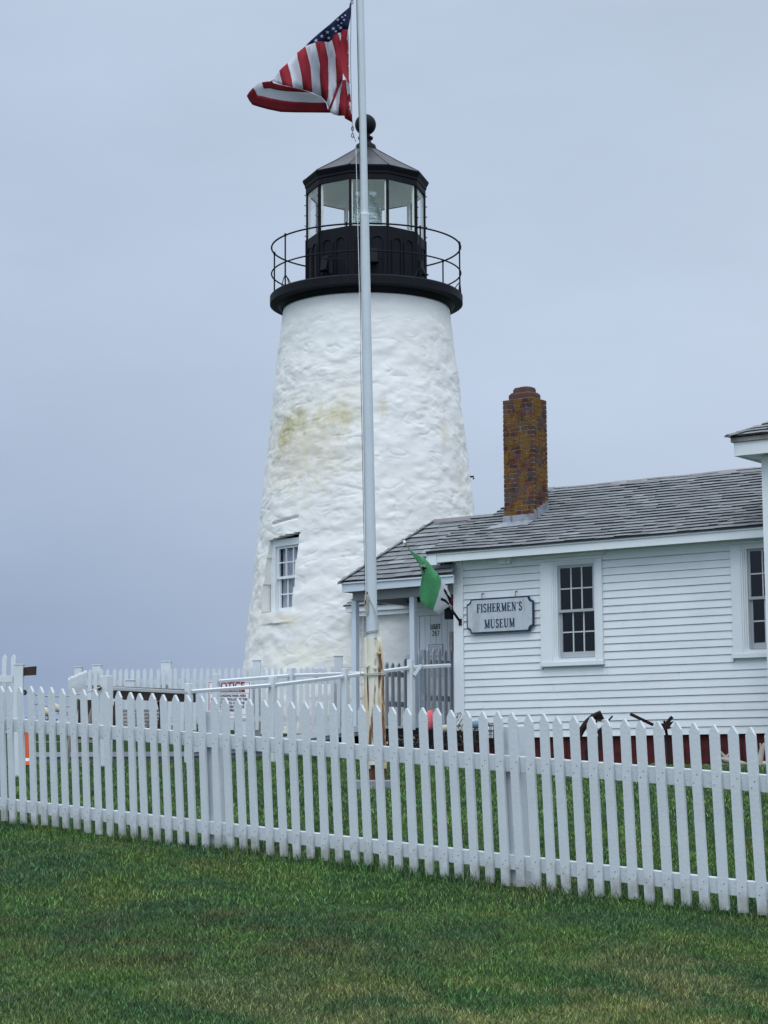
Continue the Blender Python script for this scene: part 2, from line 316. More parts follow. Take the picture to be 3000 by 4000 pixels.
# serif capitals as strokes: ('t' thick / 'n' thin, points), plus feet where serifs sit
T_, N_ = .17, .075
GL = {
 'F': (.62, [(T_, [(.14,0),(.14,1)]), (N_, [(.14,.96),(.6,.96)]), (N_, [(.14,.52),(.45,.52)]), (N_, [(.59,.98),(.59,.78)]), (N_, [(.44,.62),(.44,.42)])], [(.14,0)]),
 'I': (.34, [(T_, [(.17,0),(.17,1)])], [(.17,0),(.17,1)]),
 'S': (.58, [(.13, arc(.28,.74,.19,.22,30,260,9)+arc(.28,.27,.21,.24,80,-160,9)[1:]), (N_, [(.48,.98),(.48,.74)]), (N_, [(.06,.02),(.06,.26)])], []),
 'H': (.84, [(T_, [(.16,0),(.16,1)]), (T_, [(.68,0),(.68,1)]), (N_, [(.16,.52),(.68,.52)])], [(.16,0),(.16,1),(.68,0),(.68,1)]),
 'E': (.66, [(T_, [(.14,0),(.14,1)]), (N_, [(.14,.96),(.6,.96)]), (N_, [(.14,.52),(.45,.52)]), (N_, [(.14,.04),(.62,.04)]), (N_, [(.59,.98),(.59,.78)]), (N_, [(.61,.02),(.61,.24)]), (N_, [(.44,.62),(.44,.42)])], []),
 'R': (.76, [(T_, [(.16,0),(.16,1)]), (.1, [(.16,.96),(.4,.96)]+arc(.4,.74,.18,.22,90,-90,8)[1:]+[(.16,.52)]), (.14, [(.36,.5),(.64,.03),(.74,.03)])], [(.16,0)]),
 'M': (1.0, [(N_, [(.16,0),(.16,1)]), (T_, [(.18,1),(.5,.04)]), (N_, [(.5,.04),(.8,1)]), (T_, [(.84,0),(.84,1)])], [(.16,0),(.14,1),(.84,0),(.86,1)]),
 'N': (.86, [(N_, [(.16,0),(.16,1)]), (T_, [(.18,1),(.7,.02)]), (N_, [(.7,0),(.7,1)])], [(.16,0),(.12,1),(.7,1)]),
 'U': (.82, [(T_, [(.16,1),(.16,.3)]+arc(.4,.28,.24,.26,180,270,5)[1:]), (N_, arc(.4,.28,.26,.25,270,360,5)+[(.66,1)])], [(.16,1),(.66,1)]),
 "'": (.24, [(.1, [(.12,1),(.1,.76)])], []),
 'L': (.62, [(T_, [(.16,0),(.16,1)]), (N_, [(.16,.04),(.58,.04)]), (N_, [(.57,.02),(.57,.28)])], [(.16,1)]),
 'G': (.74, [(.14, arc(.38,.5,.27,.46,50,300,12)), (.13, [(.58,.06),(.58,.42)])], [(.58,.44)]),
 'T': (.68, [(T_, [(.34,0),(.34,1)]), (N_, [(.06,.96),(.62,.96)]), (N_, [(.06,.98),(.06,.76)]), (N_, [(.62,.98),(.62,.76)])], [(.34,0)]),
 '2': (.6, [(.14, arc(.3,.72,.2,.24,160,-30,9)+[(.1,.05),(.54,.05)])], []),
 '8': (.6, [(.13, arc(.3,.73,.18,.22,0,360,12)), (.13, arc(.3,.27,.22,.24,0,360,12))], []),
 '7': (.56, [(.13, [(.06,.93),(.52,.93),(.24,0)])], []),
}
def serif_text(mb, s, h, cx, z, y, M4, sx=1.0, gap=.1, mi=0, slant=0.0):
    w = sum(GL[c][0] + gap for c in s if c != ' ') * sx * h - gap*sx*h + s.count(' ')*.4*h*sx; x = cx - w/2; lay = 0
    for ch in s:
        if ch == ' ': x += .4*h*sx; continue
        wd, st, feet = GL[ch]
        for wth, pts in st:
            lay = (lay + 1) % 5; yy = y - .0006*lay
            for (a, b), (c, d) in zip(pts, pts[1:]):
                p = Vector((x + a*h*sx, yy, z + b*h)); q = Vector((x + c*h*sx, yy, z + d*h))
                dr = (q - p); 
                if dr.length < 1e-6: continue
                dr.normalize(); n = Vector((-dr.z, 0, dr.x)) * wth*h/2
                if len(pts) > 2: p = p - dr*wth*h*.12; q = q + dr*wth*h*.12
                lay = (lay + 1) % 5; o = Vector((0, -.0006*lay, 0))
                mb.add([M4 @ (t + o) for t in (p + n, p - n, q - n, q + n)], [(0,1,2,3)], mi)
        for a, b in feet:
            zz = z + b*h - (.035*h if b > .5 else -.035*h); lay = (lay+1) % 5
            yy = y - .0036 - .0004*lay
            mb.add([M4 @ Vector(t) for t in ((x+(a-.16)*h*sx, yy, zz-.03*h), (x+(a+.16)*h*sx, yy, zz-.03*h), (x+(a+.16)*h*sx, yy, zz+.03*h), (x+(a-.16)*h*sx, yy, zz+.03*h))], [(0,1,2,3)], mi)
        x += (wd + gap)*h*sx

# ------------------------------------------------------------------ SETTING: ground, grass, sea
def lawn_color_nodes(m, scale_up=1.0):
    """living grass, yellowed and worn earth patches, by position on the lawn"""
    nt = m.node_tree; N = nt.nodes; L = nt.links; b = N['Principled BSDF']
    geo = N.new('ShaderNodeNewGeometry'); sx = N.new('ShaderNodeSeparateXYZ'); L.new(geo.outputs['Position'], sx.inputs[0])
    def nse(sc, st, det=4):
        mp = N.new('ShaderNodeMapping'); mp.inputs['Scale'].default_value = st; L.new(geo.outputs['Position'], mp.inputs[0])
        n = N.new('ShaderNodeTexNoise'); n.inputs['Scale'].default_value = sc; n.inputs['Detail'].default_value = det; n.inputs['Roughness'].default_value = .62; L.new(mp.outputs[0], n.inputs['Vector']); return n.outputs['Fac']
    def rng_(src, lo, hi, a=0, c=1):
        r = N.new('ShaderNodeMapRange'); r.inputs['From Min'].default_value = lo; r.inputs['From Max'].default_value = hi; r.inputs['To Min'].default_value = a; r.inputs['To Max'].default_value = c; L.new(src, r.inputs['Value']); return r.outputs[0]
    def mix(f, a, c, mode='MIX'):
        x = N.new('ShaderNodeMixRGB'); x.blend_type = mode
        if isinstance(f, float): x.inputs[0].default_value = f
        else: L.new(f, x.inputs[0])
        for i, s in ((1, a), (2, c)):
            if isinstance(s, tuple): x.inputs[i].default_value = (*[t*scale_up for t in s], 1)
            else: L.new(s, x.inputs[i])
        return x.outputs[0]
    def mul(a, c):
        x = N.new('ShaderNodeMath'); x.operation = 'MULTIPLY'; L.new(a, x.inputs[0])
        if isinstance(c, float): x.inputs[1].default_value = c
        else: L.new(c, x.inputs[1])
        return x.outputs[0]
    base = mix(rng_(nse(1.1, (1, 1, 1), 5), .42, .58), (.044, .112, .026), (.029, .080, .030))
    base = mix(rng_(nse(1.5, (1, .8, 1), 6), .5, .7), base, (.072, .112, .030))          # yellow green patches
    pale = mul(rng_(nse(2.3, (1, 1, 1)), .42, .62), mul(rng_(sx.outputs['Y'], 10.8, 9.4), rng_(sx.outputs['X'], -1.2, .6, .25, 1)))
    base = mix(mul(pale, .7), base, (.17, .19, .08))                                      # pale dry tips near the camera
    earth = mul(mul(rng_(nse(2.6, (.7, 1.5, 1), 7), .47, .60), rng_(sx.outputs['Y'], 9.6, 10.2)), mul(rng_(sx.outputs['Y'], 11.7, 11.2), rng_(sx.outputs['X'], .6, -.6)))
    base = mix(mul(earth, .6), base, (.050, .046, .026))
    return b, base, mix, rng_, nse, N, L
def make_ground():
    xs = sorted(set([-400, -200, -100, -60, -40, -25] + list(np.arange(-16, 16.01, .25)) + [25, 40, 60, 100, 200, 400]))
    ys = sorted(set([-60, -40, -25, -15, -8, -4, 0, 3, 6] + list(np.arange(7, 48.01, .25)) + [50, 54, 60, 70, 85, 100, 140, 200, 400, 1200]))
    v = [(x, y, ground(x, y)) for y in ys for x in xs]; nx = len(xs)
    f = [(j*nx+i, j*nx+i+1, (j+1)*nx+i+1, (j+1)*nx+i) for j in range(len(ys)-1) for i in range(nx-1)]
    me = bpy.data.meshes.new('ground'); me.from_pydata(v, [], f); me.polygons.foreach_set('use_smooth', [True]*len(f))
    m = bpy.data.materials.new('lawn earth'); m.use_nodes = True
    b, base, mix, rng_, nse, N, L = lawn_color_nodes(m, .5)
    fine = rng_(nse(60, (1, 1, 1), 5), .3, .7, .55, 1.35)
    L.new(mix(1.0, base, fine, 'MULTIPLY'), b.inputs['Base Color']); b.inputs['Roughness'].default_value = .95; b.inputs['Specular IOR Level'].default_value = .1
    bp = N.new('ShaderNodeBump'); bp.inputs['Strength'].default_value = .8; bp.inputs['Distance'].default_value = .03; L.new(nse(45, (1, 1, 1), 6), bp.inputs['Height']); L.new(bp.outputs[0], b.inputs['Normal'])
    me.materials.append(m); o = bpy.data.objects.new('ground', me); col.objects.link(o); tag(o, kind='structure')
make_ground()
mb = MB(); mb.add([(-3000, 60, -7.2), (3000, 60, -7.2), (3000, 4500, -7.2), (-3000, 4500, -7.2)], [(0,1,2,3)])
tag(mb.build('water', M['water']), kind='structure')

def make_grass():
    # blades: (region, count, height, width)
    P = []
    def scatter(n, y0, y1, xw, h, w, cond=None):
        y = rng.uniform(y0, y1, n*2); x = rng.uniform(-1, 1, n*2) * (y * (.19 if xw < 2 else 0) + xw)
        k = np.ones(n*2, bool) if cond is None else cond(x, y)
        x, y = x[k][:n], y[k][:n]
        P.append(np.stack([x, y, np.full(len(x), h), np.full(len(x), w)], 1))
    scatter(330000, 8.2, 11.6, .5, .024, .0034)
    scatter(190000, 11.6, 16.5, .6, .027, .0042)
    scatter(130000, 16.0, 31.0, .6, .034, .007, lambda x, y: ~((x > 0) & ((y - 31) * .81 + (x - 1.07) * .588 > -.3)))
    scatter(60000, 7.0, 16, 7.5, .036, .008, lambda x, y: np.abs(x) > y*.19 + .55)
    scatter(26000, 3.0, 8.2, 4.5, .036, .007)
    scatter(45000, 16, 31.0, 10, .042, .012, lambda x, y: (np.abs(x) > y*.19 + .55) & ~((x > 0) & ((y - 31) * .81 + (x - 1.07) * .588 > -.3)))
    # longer tufts along the foot of the near fence
    n = 18000; s = rng.uniform(-2.5, 9.4, n); o = rng.normal(0, .055, n)
    fx = FN.o[0] + s*FN.c + o*FN.s; fy = FN.o[1] - s*FN.s + o*FN.c
    P.append(np.stack([fx, fy, np.full(n, .062), np.full(n, .0042)], 1))
    A = np.concatenate(P); n = len(A)
    z = np.array([ground(x, y) for x, y in A[:, :2]])
    tall = rng.random(n) ** 2
    cl = np.array([noise.noise(Vector((x*2.6, y*2.6, 7))) for x, y in A[:, :2]])
    h = A[:, 2] * (.45 + .75 * rng.random(n) + .5 * tall * (rng.random(n) < .12)) * (1 + .75*cl)
    w = A[:, 3] * rng.uniform(.7, 1.3, n)
    th = rng.uniform(0, 2*np.pi, n); lean = rng.uniform(.1, 1.15, n) * h
    dx, dy = np.cos(th), np.sin(th)
    ph = rng.uniform(0, 2*np.pi, n); px, py = np.cos(ph) * w/2, np.sin(ph) * w/2
    base = np.stack([A[:, 0], A[:, 1], z - .006], 1)
    mid = base + np.stack([dx*lean*.35, dy*lean*.35, h*.62], 1); tip = base + np.stack([dx*lean, dy*lean, h*.95 + .006], 1)
    side = np.stack([px, py, np.zeros(n)], 1)
    V = np.empty((n, 5, 3)); V[:, 0] = base - side; V[:, 1] = base + side; V[:, 2] = mid + side*.8; V[:, 3] = mid - side*.8; V[:, 4] = tip
    me = bpy.data.meshes.new('lawn_grass'); me.vertices.add(n*5); me.vertices.foreach_set('co', V.reshape(-1))
    idx = np.arange(n)[:, None]*5
    loops = np.concatenate([idx+0, idx+1, idx+2, idx+3, idx+3, idx+2, idx+4], 1).reshape(-1)
    me.loops.add(n*7); me.loops.foreach_set('vertex_index', loops.astype(np.int32))
    st = np.stack([np.arange(n)*7, np.arange(n)*7+4], 1).reshape(-1); tot = np.tile([4, 3], n)
    me.polygons.add(n*2); me.polygons.foreach_set('loop_start', st.astype(np.int32)); me.polygons.foreach_set('loop_total', tot.astype(np.int32))
    me.update(calc_edges=True); me.validate()
    val = rng.uniform(.22, 1.15, n) + (rng.random(n) < .2) * rng.uniform(.4, 2.4, n)
    yel = rng.random(n)
    c = np.stack([val*(1+.35*yel), val, val*(1.05-.25*yel), np.ones(n)], 1)
    C = np.repeat(c, 5, 0); ca = me.color_attributes.new('tint', 'FLOAT_COLOR', 'POINT'); ca.data.foreach_set('color', C.reshape(-1).astype(np.float32))
    m = bpy.data.materials.new('grass blades'); m.use_nodes = True
    b, basec, mix, rng_, nse, N, L = lawn_color_nodes(m, 1.5)
    a = N.new('ShaderNodeAttribute'); a.attribute_name = 'tint'
    L.new(mix(1.0, basec, a.outputs['Color'], 'MULTIPLY'), b.inputs['Base Color']); b.inputs['Roughness'].default_value = .5; b.inputs['Specular IOR Level'].default_value = .35
    me.materials.append(m)
    o = bpy.data.objects.new('lawn_grass', me); col.objects.link(o); tag(o, 'mown green lawn grass with worn brown and yellowed patches', 'grass', kind='stuff')
make_grass()

# ------------------------------------------------------------------ LIGHTHOUSE
TC = (-.30, 36.5); TB = 2.1; TT = 10.03
def tr(z): return 1.525 + (TT - z) * .1085
def make_lighthouse():
    root = empty('lighthouse', (TC[0], TC[1], TB), 'white conical stone lighthouse tower with a black iron lantern on top', 'lighthouse')
    # tower wall with real relief and a deep window opening
    na, nz = 520, 430; wphi = -R(47.5); wz0, wz1 = 4.34, 5.66; wh = .41
    V = []; idx = {}
    nrm = Vector((math.sin(wphi), -math.cos(wphi), 0)); tan = Vector((math.cos(wphi), math.sin(wphi), 0))
    for j in range(nz+1):
        z = TB + (TT - TB) * j / nz; r0 = tr(z)
        for i in range(na):
            t = 2*math.pi*i/na; nx, ny = math.sin(t), -math.cos(t)
            p = Vector((nx*r0*2.2, ny*r0*2.2, z*3.9)); q = Vector((nx*r0, ny*r0, z))
            qs = Vector((nx*r0*1.5, ny*r0*1.5, z*2.0)); wv = noise.noise(q*1.1)
            d = .022*noise.noise(qs*.9) + .018*noise.noise(qs*2.1 + Vector((wv, 0, wv))) + .008*noise.noise(qs*4.6)
            cr = abs(noise.noise(Vector((nx*r0*2.1, ny*r0*2.1, z*5.2 + wv*.9)))); mk = noise.noise(qs*1.6 + Vector((7, 3, 1)))
            if cr < .06 and mk > .02: d -= .011*(1-cr/.06)*min(1, (mk-.02)*6)
            cr = abs(noise.noise(Vector((nx*r0*4.6+9, ny*r0*4.6, z*11 + wv*1.2)))); mk = noise.noise(qs*3.1 + Vector((1, 9, 4)))
            if cr < .09 and mk > .05: d -= .007*(1-cr/.09)*min(1, (mk-.1)*6)
            d += .011*noise.fractal(Vector((nx*r0*3.6, ny*r0*3.6, z*7.5)), .8, 2.2, 4)*max(.15, min(1, .55 + 1.4*noise.noise(q*1.2 + Vector((5, 5, 5)))))
            d *= (1 if z < 9.2 else max(.25, 1 - (z - 9.2)/.9))
            # window sill bulge and lintel crack
            a_ = (t - wphi + math.pi) % (2*math.pi) - math.pi; sx_ = a_*r0
            if abs(sx_) < .5:
                if 4.12 < z < 4.34: d += .035*(1-abs(sx_)/.5)
                zc = 5.93 + .1*sx_
                d -= .05*math.exp(-((z-zc)/.022)**2)*(1 if abs(sx_+.0) < .33 else 0)
            r = r0 + d - .01; V.append((TC[0] + nx*r, TC[1] + ny*r, z))
    F = []; hole = set()
    for j in range(nz):
        zc = TB + (TT - TB) * (j+.5) / nz
        for i in range(na):
            t = 2*math.pi*(i+.5)/na; a_ = (t - wphi + math.pi) % (2*math.pi) - math.pi
            s_ = math.sin(a_)*tr(zc)
            lw = wh + .10*(5.66-zc)/1.3 if s_ < 0 else wh - .04*(5.66-zc)/1.3
            if abs(a_) < 1 and wz0 < zc < wz1 + s_*.1 and abs(s_) < lw: hole.add((i, j)); continue
            F.append((j*na+i, j*na+(i+1) % na, (j+1)*na+(i+1) % na, (j+1)*na+i))
    # reveal: boundary edges pushed inward along the window normal
    nv = len(V); mp = {}
    def inner(k):
        if k not in mp:
            p = Vector(V[k]); c = Vector((TC[0], TC[1], p.z)); dist = (p - c).dot(nrm)
            q = p - nrm*(dist - 1.81); mp[k] = len(V); V.append(tuple(q))
        return mp[k]
    for (i, j) in hole:
        for (di, dj, a, b) in ((0, -1, (i, j), (i+1, j)), (0, 1, (i+1, j+1), (i, j+1)), (-1, 0, (i, j+1), (i, j)), (1, 0, (i+1, j), (i+1, j+1))):
            if ((i+di) % na, j+dj) not in hole:
                ka = a[1]*na + a[0] % na; kb = b[1]*na + b[0] % na
                F.append((ka, kb, inner(kb), inner(ka)))
    me = bpy.data.meshes.new('tower_wall'); me.from_pydata(V, [], F); me.polygons.foreach_set('use_smooth', [True]*len(F)); me.set_sharp_from_angle(angle=R(60))
    # whitewash with lichen stains of their own, fixed on the stone
    m = M['stonewhite'].copy(); m.name = 'whitewashed tower stone'; N = m.node_tree.nodes; L = m.node_tree.links; b = N['Principled BSDF']
    last = b.inputs['Base Color'].links[0].from_socket
    geo = N.new('ShaderNodeNewGeometry')
    def blob(px, v, rx, rz, c, amt, nsc=7):
        nonlocal last
        x, y, z = px
        cnt = Vector((x, y, z))
        s = N.new('ShaderNodeVectorMath'); s.operation = 'SUBTRACT'; L.new(geo.outputs['Position'], s.inputs[0]); s.inputs[1].default_value = cnt
        mm = N.new('ShaderNodeVectorMath'); mm.operation = 'MULTIPLY'; L.new(s.outputs[0], mm.inputs[0]); mm.inputs[1].default_value = (1/rx, .6/rx, 1/rz)
        le = N.new('ShaderNodeVectorMath'); le.operation = 'LENGTH'; L.new(mm.outputs[0], le.inputs[0])
        nzn = N.new('ShaderNodeTexNoise'); nzn.inputs['Scale'].default_value = nsc; nzn.inputs['Detail'].default_value = 6; nzn.inputs['Roughness'].default_value = .7
        mp_ = N.new('ShaderNodeMapping'); mp_.inputs['Scale'].default_value = (1, 1, .45); L.new(geo.outputs['Position'], mp_.inputs[0]); L.new(mp_.outputs[0], nzn.inputs['Vector'])
        ad = N.new('ShaderNodeMath'); ad.operation = 'MULTIPLY_ADD'; L.new(nzn.outputs['Fac'], ad.inputs[0]); ad.inputs[1].default_value = 2.2; L.new(le.outputs['Value'], ad.inputs[2])
        r = N.new('ShaderNodeMapRange'); r.inputs['From Min'].default_value = 2.15; r.inputs['From Max'].default_value = 1.1; r.inputs['To Max'].default_value = amt; L.new(ad.outputs[0], r.inputs['Value'])
        x_ = N.new('ShaderNodeMixRGB'); L.new(r.outputs[0], x_.inputs[0]); L.new(last, x_.inputs[1]); x_.inputs[2].default_value = (*c, 1); last = x_.outputs[0]
    for (u, v, ru, rv, c, a) in [(1190, 1740, 230, 270, (.58, .52, .37), .7), (1145, 1648, 80, 62, (.38, .35, .13), .8), (1098, 1712, 48, 62, (.44, .38, .14), .8), (1335, 1630, 100, 75, (.50, .45, .24), .85),
                                 (1240, 1640, 60, 50, (.64, .58, .42), .6), (1495, 1590, 26, 70, (.55, .50, .36), .7), (1740, 1680, 30, 90, (.62, .54, .42), .6), (1120, 1830, 120, 110, (.66, .62, .54), .5),
                                 (1350, 1540, 90, 80, (.72, .66, .56), .6), (1800, 1800, 30, 200, (.6, .54, .42), .5), (1010, 2350, 60, 300, (.72, .68, .58), .4), (1200, 2560, 260, 90, (.74, .72, .58), .6), (1120, 2420, 90, 40, (.74, .66, .5), .7), (1050, 2250, 26, 160, (.70, .62, .48), .8)]:
        zz = at(u, v, 35.0).z; r0 = tr(zz); d = 36.5 - math.sqrt(max(.05, r0*r0 - ((u-1432)/7950*35)**2)); p = at(u, v, d)
        blob(p, v, ru/7950*d, rv/7950*d, c, a)
    # dark weather crack above the window
    L.new(last, b.inputs['Base Color']); me.materials.append(m)
    o = bpy.data.objects.new('tower_wall', me); col.objects.link(o); o.parent = root; o.matrix_parent_inverse = root.matrix_world.inverted()
    # window
    WM = Matrix.Translation((TC[0], TC[1], 0)) @ Matrix.Rotation(wphi, 4, 'Z')   # local -Y looks outward
    fy = -1.875
    mb = MB()
    for x0, x1, z0, z1 in ((-.46, -.34, 4.2, 5.62), (.34, .40, 4.2, 5.62), (-.34, .34, 5.5, 5.62), (-.34, .34, 4.2, 4.36)): mb.box(WM, x0, x1, fy, fy+.14, z0, z1)
    mb.box(WM, -.29, .29, fy+.145, fy+.16, 4.3, 5.6)
    wf = mb.build('window', M['trim'], root, bevel=.004)
    def sash(z0, z1, yy, nm):
        s = MB(); w = .337
        s.box(WM, -w, -w+.045, yy, yy+.035, z0, z1); s.box(WM, w-.045, w, yy, yy+.035, z0, z1)
        s.box(WM, -w+.045, w-.045, yy, yy+.035, z0, z0+(.07 if z0 < 4.6 else .045)); s.box(WM, -w+.045, w-.045, yy, yy+.035, z1-.04, z1)
        for k in (1, 2): x = -w+.045 + (2*w-.09)*k/3; s.box(WM, x-.010, x+.010, yy+.006, yy+.03, z0+.045, z1-.04)
        zm = (z0+z1)/2; s.box(WM, -w+.045, w-.045, yy+.008, yy+.028, zm-.010, zm+.010)
        so = s.build('sash', M['trim'], wf)
        return so
    sash(4.93, 5.5, fy+.04, 'upper'); sash(4.36, 4.97, fy+.08, 'lower')
    g = MB(); g.box(WM, -.29, .29, fy+.118, fy+.121, 4.4, 5.48); g.build('pane', M['clearpane'], wf)
    c = MB()
    n = 40; P = []; 
    for k in range(n+1):
        x = -.29 + .58*k/n; y = fy+.136 + .008*math.sin(k*1.3); P += [WM @ Vector((x, y, 4.4)), WM @ Vector((x, y, 5.48))]
    c.add(P, [(2*k, 2*k+2, 2*k+3, 2*k+1) for k in range(n)]); c.build('curtain', M['curtain'], wf)
    # gallery
    mb = MB(); mb.lathe([(1.3, 10.03), (1.70, 10.03), (1.765, 10.05), (1.765, 10.19), (1.74, 10.215), (0, 10.215)], TC, 96); gal = mb.build('gallery_deck', M['black'], root, smooth=True)
    mb = MB(); mb.lathe([(1.55, 9.93), (1.58, 9.97), (1.62, 10.028)], TC, 96); mb.build('corbel_ring', M['black'], gal, smooth=True)
    def ring(r, z, t, nm):
        mb = MB(); mb.tube([(TC[0]+r*math.sin(2*math.pi*k/96), TC[1]-r*math.cos(2*math.pi*k/96), z) for k in range(96)], t, 8, closed=True); return mb.build(nm, M['black'], root, smooth=True)
    ring(1.735, 11.12, .016, 'top_rail'); ring(1.735, 10.63, .014, 'middle_rail')
    for k in range(8):
        t = R(-11 + 45*k); s, c_ = math.sin(t), -math.cos(t); r = 1.735
        mb = MB(); b0 = Vector((TC[0]+r*s, TC[1]+r*c_, 10.2)); mb.tube([b0, b0 + Vector((0, 0, .93))], .014, 8)
        mb.tube([b0+Vector((0,0,.9)), b0+Vector((0,0,.945)), b0+Vector((0,0,.96))], [.02, .022, .005], 8)
        tg = Vector((-c_, s, 0))
        for sg in (-1, 1): mb.tube([b0+Vector((0,0,.2)), b0 + tg*sg*.07+Vector((0,0,.12)), b0 + tg*sg*.13 - Vector((0,0,.0))], .009, 6)
        inw = Vector((-s, -c_, 0)); mb.tube([b0+Vector((0,0,.2)), b0 + inw*.07+Vector((0,0,.12)), b0+inw*.14], .009, 6)
        mb.build('railing_post', M['black'], root)
    # lantern: ten sides
    A0 = R(21.5); RL = 1.095; ND = 10
    def cor(k, r, z): t = A0 + 2*math.pi*k/ND; return Vector((TC[0]+r*math.sin(t), TC[1]-r*math.cos(t), z))
    zp = 11.26; zc0 = 12.13
    mb = MB(); mb.lathe([(RL, 10.2), (RL, zp), (RL-.03, zp+.02), (RL-.12, zp+.02), (RL-.12, 10.3)], TC, ND, a0=A0); par = mb.build('parapet', M['black'], root)
    mb = MB()
    for k in range(ND):
        a, b = cor(k, RL, 0), cor(k+1, RL, 0); d = (b-a); wd = d.length; d.normalize(); n = Vector((d.y, -d.x, 0))
        if n.dot(a - Vector((*TC, 0))) < 0: n = -n
        for j in (0, 1):
            cx = wd*(.29 + .42*j); hw = .105
            pts = [(cx-hw, 10.32), (cx-hw, 10.98)] + [(cx - hw*math.cos(R(q)), 10.98 + hw*math.sin(R(q))) for q in range(15, 180, 15)] + [(cx+hw, 10.98), (cx+hw, 10.32)]
            W = [a + d*x + n*.008 + Vector((0, 0, z)) for x, z in pts]; mb.tube(W, .013, 6, closed=True)
        mb.beam(a + Vector((0,0,10.2)) + n*.004, a + Vector((0,0,zp)) + n*.004, .03, .03, up=n)
    mb.build('arched_panel_moulding', M['black'], par)
    for t_, z in ((-40, 10.62), (62, 10.62), (7, 10.7)):
        t = R(t_); mb = MB(); MM = Matrix.Translation((TC[0], TC[1], 0)) @ Matrix.Rotation(t, 4, 'Z')
        rr = RL*.985
        mb.hull8([MM @ Vector(p) for p in ((-.07,-rr-.12,z-.12),(.07,-rr-.12,z-.12),(.07,-rr+.05,z-.12),(-.07,-rr+.05,z-.12),(-.07,-rr-.05,z+.14),(.07,-rr-.05,z+.14),(.07,-rr+.05,z+.14),(-.07,-rr+.05,z+.14))])
        mb.box(MM, -.085, .085, -rr-.16, -rr-.03, z-.14, z-.119); mb.build('vent_cowl', M['black'], par)
    mb = MB(); q = Vector((TC[0]-.62, TC[1]-1.02, 10.55))
    mb.tube([q, q+Vector((.0,-.06,.0))], .02, 8); mb.box(Matrix.Translation(q), -.03, .03, -.09, -.05, -.16, .12); mb.box(Matrix.Translation(q), -.14, .16, -.085, -.06, .09, .125); mb.build('door_latch', M['black'], par)
    for k in range(ND):
        p0, p1 = cor(k, RL-.012, zp), cor(k, RL-.012, zc0+.05); c0 = Vector((*TC, 0)); n = Vector((p0.x-c0.x, p0.y-c0.y, 0)).normalized()
        mb = MB(); mb.beam(p0, p1, .04, .04, up=n); g = mb.build('mullion', M['black'], root)
        mb = MB(); mb.beam(p0 - n*.05, p1 - n*.05, .06, .04, up=n); mb.build('inner_mullion', M['inner'], g)
        for j in range(5):
            mb = MB(); z = zp + .08 + (zc0-zp-.1)*j/4; q = cor(k, RL+.012, z); mb.tube([q, q + n*.022], .011, 6); mb.build('bolt', M['black'], g)
        a0_, a1_ = cor(k, RL-.02, zp+.02), cor(k+1, RL-.02, zp+.02); b0, b1 = cor(k, RL-.02, zc0+.03), cor(k+1, RL-.02, zc0+.03)
        dd = (a1_-a0_).normalized(); e = .028
        mb = MB(); mb.add([a0_+dd*e, a1_-dd*e, b1-dd*e, b0+dd*e], [(0,1,2,3)]); mb.build('glass_pane', M['glass'], root)
        mb = MB()   # pale glazing beads round the pane
        i0, i1, j0, j1 = a0_+dd*.035-n*.0, a1_-dd*.035, b0+dd*.035, b1-dd*.035; inn = -(cor(k, 1, 0)+cor(k+1, 1, 0)-2*c0).normalized()*.02
        for s_, e_ in ((i0, j0), (i1, j1), (i0, i1), (j0, j1)): mb.beam(s_+inn, e_+inn, .018, .018)
        mb.build('glazing_bead', M['inner'], root)
    mb = MB(); mb.lathe([(RL-.03, zc0), (RL+.012, zc0), (RL+.012, zc0+.10), (RL+.03, zc0+.115), (RL+.03, zc0+.15), (1.165, zc0+.225), (1.17, zc0+.25), (1.15, zc0+.262)], TC, ND, a0=A0); mb.build('cornice', M['black'], root)
    mb = MB(); mb.lathe([(1.15, zc0+.262), (.7, zc0+.53), (.215, zc0+.845)], TC, ND, a0=A0)
    for k in range(ND): mb.tube([cor(k, 1.15, zc0+.264), cor(k, .7, zc0+.532), cor(k, .215, zc0+.847)], .011, 6)
    mb.build('lantern_roof', M['roofmetal'], root)
    mb = MB(); mb.lathe([(RL-.02, zc0+.0), (RL-.08, zc0+.06), (.2, zc0+.55), (0, zc0+.56)], TC, ND, a0=A0); mb.build('lantern_ceiling', M['inner'], root)
    mb = MB(); mb.disc(RL-.1, 11.2, TC, 32); mb.build('lantern_floor', M['inner'], root)
    zb = zc0+.84
    mb = MB(); mb.lathe([(.215, zb-.02), (.2, zb+.05), (.185, zb+.10), (.12, zb+.145), (.10, zb+.18), (.10, zb+.22), (.135, zb+.225), (.14, zb+.255), (.10, zb+.27), (.085, zb+.29), (.085, zb+.33)], TC, 32)
    cz = 13.47
    mb.lathe([(max(.001, .197*math.sin(R(q))), cz - .197*math.cos(R(q))) for q in range(10, 181, 10)], TC, 32); mb.build('ventilator_ball', M['black'], root, smooth=True)
    # lens: stacked prisms in a brass-free glass beehive
    mb = MB(); prof = []
    for k in range(15):
        z = 11.36 + k*.055; r = .30*math.sqrt(max(.05, 1-((z-11.62)/.52)**2)); prof += [(r-.03, z), (r, z+.027)]
    mb.lathe(prof, TC, 40); mb.disc(.2, prof[-1][1], TC, 40); ln = mb.build('lens', M['lens'], root)
    mb = MB(); mb.lathe([(.05, 11.2), (.05, 11.38)], TC, 16); mb.lathe([(.2, 11.2), (.2, 11.22), (.3, 11.33), (.3, 11.35)], TC, 24); mb.build('lens_pedestal', M['inner'], root, smooth=True)
